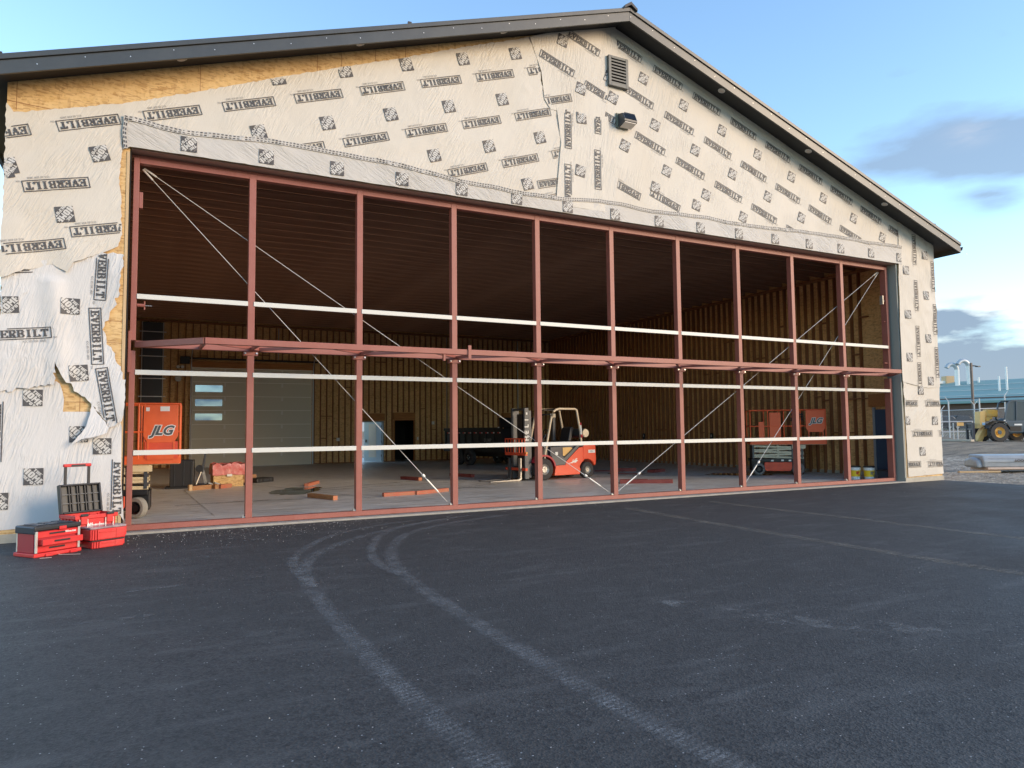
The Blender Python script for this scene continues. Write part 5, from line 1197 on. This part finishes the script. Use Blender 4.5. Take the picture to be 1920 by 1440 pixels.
for a, b, lab in (((-0.66, -1.83), (-0.42, -1.93), 'thin steel carpenter square lying flat by the drawer tool box'), ((-0.86, -2.05), (-0.73, -2.04), 'short steel rule lying flat in front of the drawer tool box')):
    m = MB().bar((a[0], a[1], 0.006), (b[0], b[1], 0.006), 0.02, 0.005)
    if 'square' in lab: m.bar((a[0] - 0.005, a[1] + 0.01, 0.0062), (a[0] - 0.05, a[1] + 0.22, 0.0062), 0.02, 0.005)
    tag(m.build('steel_square' if 'square' in lab else 'steel_rule', M['alu']), lab, 'tool')

# ------------------------------------------------------------------ things on the slab
for k, (x, y, lab) in enumerate(((19.13, 1.16, 'white pail with a yellow label beside the post, farther from the black box'), (19.36, 0.86, 'white pail with a yellow label touching the black box'))):
    t = thing('pail', lab, 'pail', (x, y, 0.03), 0, 'white pails by the door post')
    MB().lathe([(0.0001, 0), (0.132, 0), (0.15, 0.36), (0.0001, 0.36)], (0, 0, 0), 'z', 28).build('bucket', M['pail'], t, smooth=True)
    MB().lathe([(0.151, 0.30), (0.158, 0.30), (0.158, 0.315), (0.151, 0.315)], (0, 0, 0), 'z', 28).build('rim_band', M['pail'], t)
    MB().lathe([(0.0001, 0.395), (0.13, 0.395), (0.16, 0.385), (0.16, 0.355), (0.15, 0.352)], (0, 0, 0), 'z', 28).build('lid', M['black'], t, smooth=True)
    MB().lathe([(0.1385, 0.085), (0.1495, 0.27)], (0, 0, 0), 'z', 40).build('label', M['yellow'], t, smooth=True)
    mb = MB()
    for a0, a1, z0, z1 in ((-105, -60, 0.12, 0.145), (-75, -45, 0.2, 0.22), (-130, -100, 0.15, 0.24), (-115, -85, 0.2, 0.235)):
        for q in range(6):
            b0 = R(a0 + (a1 - a0) * q / 6); b1 = R(a0 + (a1 - a0) * (q + 0.8) / 6); r = lambda z: 0.1338 + (0.0605 * z) + 0.0028
            mb.quad((math.cos(b0) * r(z0), math.sin(b0) * r(z0), z0), (math.cos(b1) * r(z0), math.sin(b1) * r(z0), z0), (math.cos(b1) * r(z1), math.sin(b1) * r(z1), z1), (math.cos(b0) * r(z1), math.sin(b0) * r(z1), z1))
    mb.flat = True; mb.build('label_print', M['ink_grey'] if k else M['redink'], t)
t = thing('black_tote', 'low black tote box on the slab against the end post', 'box', (19.38, 0.30, 0.03), R(-8))
MB().prism([(0.03, 0), (0.60, 0), (0.64, 0.27), (0, 0.27)], 0, 0.36).build('body', M['navy'], t, 0.01)
MB().box(-0.015, 0.655, -0.015, 0.375, 0.255, 0.285).build('lid', M['black'], t, 0.006); MB().box(0.24, 0.36, -0.022, -0.012, 0.20, 0.245).build('label', M['white'], t)

t = thing('hydraulic_cabinet', 'black ribbed machine cabinet with a slanted grey lever and foot pedals', 'machine', (0.93, 9.25, 0.03), R(-6))
MB().box(0, 0.62, 0, 0.6, 0.05, 0.80).build('cabinet', M['black'], t, 0.02)
mb = MB()
for x in (0.12, 0.36, 0.56): mb.box(x, x + 0.015, -0.02, 0, 0.08, 0.78)
mb.build('cabinet_rib', M['dksteel'], t); MB().box(-0.12, 0.66, -0.05, 0.65, 0, 0.05).build('skid', M['black'], t)
MB().box(0.66, 1.35, 0.1, 0.5, 0, 0.10).build('base', M['black'], t, 0.01)
MB().bar((0.84, 0.2, 0.45), (0.94, 0.2, 1.12), 0.07, 0.11).build('lever', M['dksteel'], t, 0.01)
MB().bar((0.68, 0.12, 0.1), (0.84, 0.2, 0.55), 0.04, 0.03).bar((0.95, 0.2, 0.1), (0.85, 0.2, 0.5), 0.05, 0.08).build('strut', M['steel'], t)
MB().lathe([(0.0001, -0.05), (0.1, -0.05), (0.1, 0.1)], (0.76, 0.15, 0.55), 'y', 16).build('pulley', M['black'], t)
for x in (1.02, 1.19): MB().prism([(x, 0.12), (x + 0.13, 0.07), (x + 0.13, 0.1), (x, 0.16)], -0.02, 0.2).build('pedal', M['alu'], t)
MB().tube([(1.2, 0.4, 0.06), (1.6, 0.6, 0.05), (2.2, 0.3, 0.05)], 0.04, 8).build('hose', M['black'], t)
def board(label, p, q, w, h, m, z=0.03, endm=None, group='timber offcuts on the slab', cat='timber'):
    p = Vector((p[0], p[1], 0)); q = Vector((q[0], q[1], 0)); c = (p + q) / 2; d = q - p; L = d.length
    o = MB().box(-L / 2, L / 2, -w / 2, w / 2, 0, h).build('timber_offcut', m, None, 0.004, loc=(c.x, c.y, z)); o.rotation_euler = (0, 0, math.atan2(d.y, d.x)); tag(o, label, cat, group)
    if endm:
        MB().box(L / 2 - 0.0, L / 2 + 0.004, -w / 2 + 0.002, w / 2 - 0.002, 0.002, h - 0.002).build('painted_end', endm, o)
    return o
board('short red painted timber block beyond the puddle', (4.45, 7.9), (5.0, 9.0), 0.12, 0.09, M['redlum'])
board('brown timber with an orange painted end at the near edge of the puddle', (3.85, 4.45), (4.22, 3.38), 0.12, 0.10, M['brownlum'], endm=M['orangeend'])
board('long salmon red timber, nearer of two laid end to end', (5.42, 3.62), (6.28, 3.72), 0.11, 0.09, M['redlum'])
board('bright red timber, farther of two laid end to end', (6.25, 3.66), (7.28, 4.12), 0.11, 0.09, M['redlum'], endm=M['orangeend'])
board('short dark red timber block behind the brace cable', (7.75, 9.2), (8.05, 8.3), 0.14, 0.10, M['dkredlum'], endm=M['orangeend'])
board('short dark red timber block near the forklift tines', (9.75, 9.9), (10.05, 8.7), 0.14, 0.10, M['dkredlum'])
board('long dark red timber with a pale block on it, beyond the middle posts', (12.45, 3.75), (13.75, 3.0), 0.12, 0.11, M['dkredlum'], endm=M['brownlum'])
board('second dark red timber lying along the long one', (12.62, 3.98), (13.35, 3.62), 0.12, 0.10, M['dkredlum'])
board('thin dark timber on the slab behind the forklift', (14.6, 9.7), (15.9, 8.3), 0.10, 0.04, M['dkredlum'])
board('dark red timber block at the end of the thin one', (15.7, 8.7), (16.4, 8.2), 0.13, 0.12, M['dkredlum'])
board('short red block stacked with others far along the slab', (16.3, 7.2), (17.0, 7.5), 0.3, 0.10, M['dkredlum'])
board('pale timber block in front of the black cabinet', (1.45, 8.35), (2.05, 8.75), 0.12, 0.12, M['brownlum'])
board('upright pale block end in front of the black cabinet', (1.38, 8.30), (1.46, 8.34), 0.08, 0.16, M['tanwood'])
board('brown block lying in front of the film covered crate', (2.18, 8.65), (2.5, 8.95), 0.14, 0.11, M['redlum'])
board('small brown block left of another before the crate', (2.04, 8.6), (2.14, 8.64), 0.16, 0.13, M['brownlum'])
t = thing('film_covered_crate', 'particle board crate covered with crumpled red plastic film', 'crate', (2.08, 9.25, 0.03), R(2))
MB().box(0, 0.82, 0, 0.75, 0, 0.62).build('box', M['osb'], t, 0.004)
mb = MB(); n = 16; rnd = random.Random(4)
G = [[(i / n, j / n) for j in range(n + 1)] for i in range(n + 1)]
for i in range(n + 1):
    for j in range(n + 1):
        x = -0.03 + 0.88 * i / n; y = -0.03 + 0.81 * j / n; z = 0.66 + 0.07 * noise.noise(Vector((x * 6, y * 6, 0))) + 0.03 * noise.noise(Vector((x * 16, y * 16, 4)))
        mb.v.append((x, y, z))
for i in range(n):
    for j in range(n): mb.f.append((i * (n + 1) + j, (i + 1) * (n + 1) + j, (i + 1) * (n + 1) + j + 1, i * (n + 1) + j + 1))
def skirt(fx, N, drop):
    b = len(mb.v)
    for i in range(N + 1):
        x, y, nx_, ny_ = fx(i / N); zt = 0.66 + 0.07 * noise.noise(Vector((x * 6, y * 6, 0))) + 0.03 * noise.noise(Vector((x * 16, y * 16, 4)))
        for k in range(5):
            t_ = k / 4; w = 0.02 * noise.noise(Vector((x * 14, y * 14, t_ * 3))) + 0.012
            mb.v.append((x + nx_ * w * (t_ > 0), y + ny_ * w * (t_ > 0), zt + (drop + 0.03 * noise.noise(Vector((x * 5, y * 5, 7))) - zt) * t_))
    for i in range(N):
        for k in range(4): a = b + i * 5 + k; mb.f.append((a, a + 5, a + 6, a + 1))
skirt(lambda s: (-0.03 + 0.88 * s, -0.03, 0, -1), 24, 0.34); skirt(lambda s: (-0.03, -0.03 + 0.81 * s, -1, 0), 16, 0.34)
mb.build('plastic_film', M['redfilm'], t, smooth=True)
MB().box(0.36, 0.50, -0.055, -0.05, 0.30, 0.37).build('paper_label', M['white'], t)
for i, (a, b, z, lab) in enumerate((((2.95, 10.6), (3.35, 10.8), 0.03, 'bottom block of the small timber stack beside the crate'), ((3.0, 10.75), (3.4, 10.95), 0.155, 'middle block of the small timber stack beside the crate'), ((2.85, 10.7), (3.15, 10.9), 0.285, 'top block of the small timber stack beside the crate'))):
    board(lab, a, b, 0.3, 0.12, M['brownlum'], z, group='blocks stacked beside the crate')
t = thing('tool_case', 'flat black tool case lying on the slab past the crate', 'case', (3.42, 10.3, 0.03), R(38))
MB().box(0, 0.72, 0, 0.45, 0, 0.14).build('case_body', M['black'], t, 0.02); MB().box(0.25, 0.47, -0.03, -0.005, 0.05, 0.09).build('handle', M['dksteel'], t, 0.008)
for x in (0.12, 0.55): MB().box(x, x + 0.06, -0.012, 0.0, 0.04, 0.11).build('latch', M['dksteel'], t)

# ------------------------------------------------------------------ outside, beyond the building
C0 = Vector((0.3397, -13.1111, 1.6))
VR = Vector((0.89, -0.456, 0)).normalized(); VF = Vector((0.456, 0.89, 0)).normalized()
# wrapped bundle of boards on the gravel
bd = thing('wrapped_bundle', 'long bundle of boards wrapped in grey printed film lying on gravel', 'bundle', (26.15, 1.45, gz(26.2, 1.4) + 0.02), math.atan2(VR.y, VR.x) - R(1))
MB().prism([(-0.02, 0.17), (-0.04, 0.40), (0.08, 0.58), (0.8, 0.60), (0.88, 0.42), (0.86, 0.17)], 0.0, 5.2, 'x').build('film_wrap', M['bundlef'], bd, 0.05)
MB().prism([(0.0, 0.06), (-0.10, 0.10), (-0.10, 0.17), (0.88, 0.17), (0.88, 0.06)], 0.1, 5.2, 'x').build('board_stack', M['bundlew'], bd, 0.01)
MB().prism([(-0.0, 0.15), (0.08, 0.42), (0.4, 0.52), (0.8, 0.42), (0.8, 0.15)], -0.2, 0.03, 'x').build('loose_film_end', M['bundlef'], bd, 0.08)
MB().box(-0.9, 0.5, -0.15, -0.02, 0.0, 0.055).build('runner', M['tanwood'], bd)
mb = MB()
for z in (0.34, 0.47): mb.box(0.15, 5.1, -0.055 - 0.0 , -0.049, z, z + 0.012)
mb.build('printed_line', M['ink_grey'], bd)
decal("BIGFOOT", 0.11, (1.35, -0.062, 0.405), (-1, 0, 0), (0, 0, -1), M['print'], bd, bold=0.006, width=1.3)
decal("www.bigfoot", 0.06, (2.4, -0.062, 0.405), (-1, 0, 0), (0, 0, -1), M['ink_grey'], bd)

# telehandler (local x toward its rear, y away)
def yard(px, dist):            # ground point at a picture column and distance; used once for the yard's layout
    return C0 + VF * dist + VR * ((px - 960) / 1331 * dist)
tp_ = Vector((49.44, 13.56, 0)); tl = thing('telehandler', 'yellow telehandler with a blue grey cab parked in the dirt yard', 'telehandler', (tp_.x, tp_.y, gz(tp_.x, tp_.y) - 0.02), math.atan2(VR.y, VR.x))
def tractor_wheel(x, y):
    t = MB().lathe([(0.34, -0.2), (0.58, -0.2), (0.62, -0.14), (0.62, 0.14), (0.58, 0.2), (0.34, 0.2)], (0, 0, 0), 'y', 36).build('wheel', M['rubber'], tl, smooth=True, loc=(x, y, 0.64))
    mb = MB()
    for k in range(20):
        a = 2 * PI * k / 20; b = a + 0.16
        mb.bar((math.cos(a) * 0.63, -0.19, math.sin(a) * 0.63), (math.cos(b) * 0.63, 0.0, math.sin(b) * 0.63), 0.05, 0.05, up=(math.cos(a), 0, math.sin(a)))
    mb.build('tread', M['rubber'], t)
    MB().lathe([(0.0001, -0.12), (0.14, -0.16), (0.15, -0.05), (0.24, -0.04), (0.33, -0.17), (0.35, -0.19), (0.35, 0.19), (0.0001, 0.1)], (0, 0, 0), 'y', 30).build('rim', M['wheelyel'], t, smooth=True)
    MB().lathe([(0.0001, -0.19), (0.13, -0.19), (0.14, -0.15)], (0, 0, 0), 'y', 16).build('hub', M['telegrey'], t, smooth=True)
for x, y in ((0, 0), (0, 1.7), (2.3, 0.0), (2.3, 1.7)): tractor_wheel(x, y)
MB().prism([(0.42, 0.55), (3.6, 0.55), (3.7, 1.3), (2.9, 1.55), (0.72, 1.55), (0.55, 1.2)], 0.0, 0.9).build('body', M['telegrey'], tl, 0.03)
MB().prism(arc(0, 0.64, 0.70, 160, 15, 10) + arc(0, 0.64, 0.76, 15, 160, 10), -0.22, 0.25).build('fender', M['blackm'], tl)
cab = MB()
for p, q in (((0.45, 1.5), (0.72, 2.55)), ((0.72, 2.55), (0.95, 2.68)), ((0.95, 2.68), (1.9, 2.68)), ((1.9, 2.68), (2.0, 1.55)), ((0.45, 1.5), (0.72, 1.36)), ((0.72, 1.36), (2.0, 1.36)), ((1.25, 2.66), (1.2, 1.4))):
    for y in (-0.05, 0.85): cab.bar((p[0], y, p[1]), (q[0], y, q[1]), 0.07, 0.09)
cab.box(0.9, 1.95, -0.08, 0.88, 2.68, 2.74); cab.build('cab_frame', M['telegrey'], tl)
MB().prism([(0.50, 1.52), (0.76, 2.5), (0.97, 2.62), (1.88, 2.62), (1.95, 1.42), (0.72, 1.42)], -0.045, -0.035).build('cab_glass', mat('tinted_glass', (0.09, 0.11, 0.115), 0.08), tl)
MB().box(1.1, 1.55, 0.2, 0.6, 1.4, 2.0).build('seat', M['black'], tl, 0.04)
MB().prism([(0.36, 0.85), (0.62, 0.62), (3.5, 0.62), (3.5, 1.36), (0.72, 1.36), (0.30, 1.4)], -0.12, -0.02).build('side_body', M['telegrey'], tl, 0.03)
MB().box(0.32, 0.50, -0.135, -0.122, 1.12, 1.30).box(1.0, 1.5, -0.135, -0.122, 1.08, 1.18).box(0.33, 0.45, -0.135, -0.122, 1.38, 1.44).build('notice_label', M['white'], tl)
MB().box(0.7, 1.45, -0.128, -0.121, 0.7, 1.02).build('step_recess', M['blackm'], tl)
MB().prism([(-0.78, 1.75), (0.42, 1.65), (0.45, 2.12), (-0.30, 2.15), (-0.30, 2.05), (-0.78, 2.0)], 0.55, 0.95).build('boom', M['teleyel'], tl, 0.03)
MB().prism([(-0.86, 0.9), (-0.48, 1.1), (-0.45, 2.05), (-0.80, 2.0)], 0.45, 1.0).build('boom_head', M['teletan'], tl, 0.02)
MB().lathe([(0.0001, 0.5), (0.14, 0.5), (0.14, 1.0), (0.0001, 1.0)], (-0.28, 0, 1.50), 'y', 16).box(-0.45, 0.1, 0.6, 0.9, 1.5, 1.75).build('tilt_pivot', M['teleyel'], tl, 0.01)
MB().tube([(-0.5, 0.7, 0.8), (0.35, 0.7, 1.2)], 0.09, 12).build('lift_cylinder', M['wheelyel'], tl, smooth=True)
MB().prism([(-1.05, 0.08), (-0.72, 0.02), (-0.55, 0.35), (-0.35, 0.9), (-0.55, 1.0), (-0.85, 0.5)], 0.5, 0.95).build('quick_coupler', M['teletan'], tl, 0.02)
MB().box(-0.70, -0.50, 0.44, 0.448, 1.12, 1.28).build('blue_label', M['bluewhite'], tl)
MB().box(-1.70, -1.55, -0.1, 0.0, 0.0, 1.25).box(-1.20, -1.05, 1.3, 1.4, 0.0, 1.25).bar((-1.62, -0.05, 1.22), (-1.12, 1.35, 1.22), 0.08, 0.10).bar((-1.62, -0.05, 0.86), (-1.12, 1.35, 0.86), 0.08, 0.08).bar((-1.62, -0.05, 0.1), (-1.12, 1.35, 0.1), 0.1, 0.12).build('fork_carriage', M['navy'], tl)
mb = MB()
for k in range(9): mb.box(-1.62 + 0.055 * (k + .5), -1.58 + 0.055 * (k + .5), -0.05 + 0.15 * (k + .5), -0.01 + 0.15 * (k + .5), 0.86, 1.22)
mb.build('load_backrest', M['navy'], tl)
MB().bar((-1.6, 0.1, 0.05), (-2.75, -0.25, 0.12), 0.12, 0.045).build('fork', M['steel'], tl); MB().bar((-1.25, 1.1, 0.05), (-2.4, 0.75, 0.12), 0.12, 0.045).build('fork', M['steel'], tl)

# fence and gate at the far side of the yard
def post(px, dist, h, arm=0, r=0.035):
    p = yard(px, dist); z = gz(p.x, p.y); return p, z, h
fc = thing('security_fence', 'tall galvanised chain link fence with angled barbed wire arms across the yard', 'fence')
for px, dist, h, arm in ((1766, 60, 2.3, 1), (1780, 58, 3.0, -1), (1828, 60, 2.6, 2), (1838, 56, 3.1, 0), (1886, 62, 3.4, 1), (1935, 60, 3.0, 1)):
    p = yard(px, dist); z = gz(p.x, p.y); m = MB().tube([(p.x, p.y, z), (p.x, p.y, z + h)], 0.05, 8)
    if arm: 
        a = VR * (0.28 * (1 if arm > 0 else -1)); m.bar((p.x, p.y, z + h), (p.x + a.x, p.y + a.y, z + h + 0.35), 0.04, 0.04)
    if arm == 2: m.bar((p.x, p.y, z + h), (p.x - a.x, p.y - a.y, z + h + 0.35), 0.04, 0.04)
    m.build('post', M['galvp'], fc)
def line(pa, da, pb, db, h, r, nm, par):
    a = yard(pa, da); b = yard(pb, db); MB().tube([(a.x, a.y, gz(a.x, a.y) + h), (b.x, b.y, gz(b.x, b.y) + h)], r, 6).build(nm, M['galvp'], par)
line(1740, 60, 1838, 56, 2.25, 0.035, 'rail', fc); line(1838, 56, 1960, 62, 2.3, 0.03, 'rail', fc); line(1780, 58, 1838, 56, 3.0, 0.02, 'rail', fc)
wm = NT('chain_link'); vv = wm.map((1, 1, 1)); w1 = wm.n('ShaderNodeTexWave'); w1.bands_direction = 'DIAGONAL'; w1.inputs['Scale'].default_value = 2.6; wm.l(vv, w1.inputs['Vector'])
wm.b.inputs['Base Color'].default_value = (0.4, 0.42, 0.43, 1); wm.l(wm.rng(w1.outputs['Fac'], 0.75, 0.95, 0.03, 0.4), wm.b.inputs['Alpha']); M['mesh'] = wm.m
for a, b, da, db in ((1740, 1838, 60, 56), (1838, 1960, 56, 62)):
    p = yard(a, da); q = yard(b, db); mb = MB(); mb.flat = True
    mb.quad((p.x, p.y, gz(p.x, p.y) + 0.05), (q.x, q.y, gz(q.x, q.y) + 0.05), (q.x, q.y, gz(q.x, q.y) + 2.25), (p.x, p.y, gz(p.x, p.y) + 2.25)); mb.build('chain_link_mesh', M['mesh'], fc)
ga = thing('pipe_gate', 'low grey pipe gate with a small yellow sign in front of the fence', 'gate')
for px in (1745, 1787, 1795, 1823): 
    p = yard(px, 50); MB().tube([(p.x, p.y, gz(p.x, p.y)), (p.x, p.y, gz(p.x, p.y) + (1.35 if px != 1787 else 1.25))], 0.04, 8).build('post', M['galvp'], ga)
line(1740, 50, 1823, 50, 0.62, 0.04, 'rail', ga); line(1740, 50, 1823, 50, 1.33, 0.04, 'rail', ga)
p = yard(1800, 49.8); o = MB().bar((p.x - 0.2, p.y + 0.1, gz(p.x, p.y) + 1.15), (p.x + 0.22, p.y - 0.11, gz(p.x, p.y) + 1.15), 0.02, 0.24).build('sign', M['teletan'], ga)
for px, ln in ((1770, 6.0),):
    a = yard(1745, 47); b = yard(1822, 45); tag(MB().bar((a.x, a.y, gz(a.x, a.y) + 0.1), (b.x, b.y, gz(b.x, b.y) + 0.1), 0.5, 0.12).build('concrete_curb', M['conc_f']), 'long pale concrete curb lying at the foot of the pipe gate', 'curb')
# light pole
p = yard(1826, 78); z = gz(p.x, p.y); lp_ = thing('light_pole', 'tall brown square light pole in front of the teal roofed building', 'pole', (p.x, p.y, z))
MB().box(-0.10, 0.10, -0.10, 0.10, 0, 7.4).build('pole', mat('brown_pole', (0.10, 0.075, 0.065), 0.5), lp_); MB().bar((0.1, 0, 7.1), (0.1 + VR.x * 0.5, VR.y * 0.5, 7.05), 0.12, 0.12).build('lamp_arm', M['dksteel'], lp_)
MB().cbox((0.1 + VR.x * 0.7, VR.y * 0.7, 7.0), (0.5, 0.3, 0.12)).build('lamp_head', M['dksteel'], lp_)
# far building
fb = thing('teal_roofed_building', 'long low brown brick building with a teal metal roof beyond the fence', 'building')
a = yard(1600, 101); b = yard(2300, 74); d = (b - a).normalized(); n_ = Vector((-d.y, d.x, 0))
if n_.dot(VF) < 0: n_ = -n_
def fq(p, q, z0, z1, dy0=0, dy1=0): return
zg = 1.2
m = MB(); A0 = a; B0 = b
m.v = [tuple(v) for v in (A0 + Vector((0, 0, zg - 1.2 - A0.z)), B0 + Vector((0, 0, zg - 1.2 - B0.z)), B0 + n_ * 26 + Vector((0, 0, zg - 1.2 - B0.z)), A0 + n_ * 26 + Vector((0, 0, zg - 1.2 - A0.z)),
     A0 + Vector((0, 0, zg + 3.9 - A0.z)), B0 + Vector((0, 0, zg + 3.9 - B0.z)), B0 + n_ * 26 + Vector((0, 0, zg + 3.9 - B0.z)), A0 + n_ * 26 + Vector((0, 0, zg + 3.9 - A0.z)))]
m.f = [(0, 1, 5, 4), (1, 2, 6, 5), (2, 3, 7, 6), (3, 0, 4, 7), (4, 5, 6, 7), (3, 2, 1, 0)]; m.build('wall', M['brick'], fb)
def pv(base, off, z): return tuple(Vector((base.x, base.y, 0)) + n_ * off + Vector((0, 0, z)))
hipL = a + d * 6.0
m = MB(); m.v = [pv(a - d * 1.2, -1.2, zg + 3.45), pv(b, -1.2, zg + 3.45), pv(b, 12.5, zg + 6.7), pv(hipL, 12.5, zg + 6.7), pv(a - d * 1.2, 27.2, zg + 3.45), pv(b, 27.2, zg + 3.45),
     pv(a - d * 1.2, -1.2, zg + 3.15), pv(b, -1.2, zg + 3.15)]
m.f = [(0, 1, 2, 3), (4, 0, 3), (5, 4, 3, 2), (6, 7, 1, 0)]; rfo = m.build('roof', M['teal'], fb)
for f in (0.22, 0.48, 0.74):
    p = Vector(pv(a, -1.2, zg + 3.45)).lerp(Vector(pv(hipL, 12.5, zg + 6.7)), f); q = Vector(pv(b, -1.2, zg + 3.45)).lerp(Vector(pv(b, 12.5, zg + 6.7)), f)
    MB().bar(p + Vector((0, 0, 0.08)), q + Vector((0, 0, 0.08)), 0.05, 0.06).build('snow_guard', M['galvp'], rfo)
def onroof(px, f):             # point on the front roof plane at a column
    best = None; off = -1.2 + 13.7 * f
    for t in range(0, 400):
        q = a + d * (t * 0.25); w = q + n_ * off - C0; col = 960 + 1331 * w.dot(VR) / w.dot(VF)
        if best is None or abs(col - px) < best[0]: best = (abs(col - px), q)
    return Vector(pv(best[1], off, zg + 3.45 + 3.25 * f))
for px, f, h, lab in ((1797, 0.80, 2.6, 'left'), (1815, 0.85, 2.9, 'right')):
    p = onroof(px + 4, f); v = thing('roof_exhaust', 'white gooseneck exhaust pipe on the teal roof, ' + ('nearer the roof fan box' if lab == 'left' else 'nearer the light pole'), 'exhaust pipe', p, math.atan2(VR.y, VR.x), 'gooseneck exhausts on the teal roof')
    MB().tube([(0, 0, -0.5), (0, 0, h - 0.4)], 0.30, 12).build('stack', M['white'], v, smooth=True)
    MB().tube([(0, 0, h - 0.4)] + [(-0.75 + 0.75 * math.cos(R(k)), 0, h - 0.4 + 0.75 * math.sin(R(k))) for k in range(20, 161, 20)], 0.30, 12).build('gooseneck', M['galvp'], v, smooth=True)
p = onroof(1783, 0.98); v = thing('roof_fan_box', 'pale square fan box on the ridge of the teal roof', 'vent', p, math.atan2(VR.y, VR.x)); MB().box(-0.7, 0.5, -0.6, 0.6, -0.3, 0.9).build('housing', M['tanwood'], v, 0.05); MB().box(-2.4, -0.7, -0.4, 0.4, -0.2, 0.2).build('duct', M['white'], v)
for px, f, h in ((1876, 0.42, 1.9), (1893, 0.45, 3.0), (1838, 0.9, 0.7)):
    p = onroof(px, f); tag(MB().tube([(0, 0, -0.3), (0, 0, h)], 0.13, 8).build('vent_pipe', M['white'], None, loc=p), {1876: 'short white vent pipe standing on the teal roof above the telehandler boom', 1893: 'tallest white vent pipe standing on the teal roof above the cab', 1838: 'stubby vent pipe on the ridge of the teal roof past the light pole'}[px], 'vent pipe', 'vent pipes on the teal roof')
# parked cars seen through the fence: low dark shapes
for k, (px, dist, lab) in enumerate(((1795, 84, 'dark pickup truck parked beyond the fence under the brick wall'), (1765, 84, 'grey car parked beyond the fence beside the dark pickup'))):
    p = yard(px, dist); v = thing('parked_car', lab, 'car', (p.x, p.y, gz(p.x, p.y)), math.atan2(VR.y, VR.x))
    mt = M['blackm'] if k == 0 else M['slate']
    MB().prism([(-2.3, 0.35), (2.3, 0.35), (2.3, 0.95), (1.5, 1.05), (0.9, 1.6), (-0.5, 1.65), (-0.9, 1.1), (-2.3, 1.05)], -0.85, 0.85).build('body', mt, v, 0.08)
    MB().prism([(1.25, 1.1), (0.8, 1.52), (-0.45, 1.56), (-0.7, 1.12)], -0.88, -0.86).build('window', M['glass'] if False else M['navy'], v)
    for x in (-1.4, 1.4): wheel(v, (x, -0.75, 0.35), 0.35, 0.22, M['rubber'], M['steel'], lugs=0)
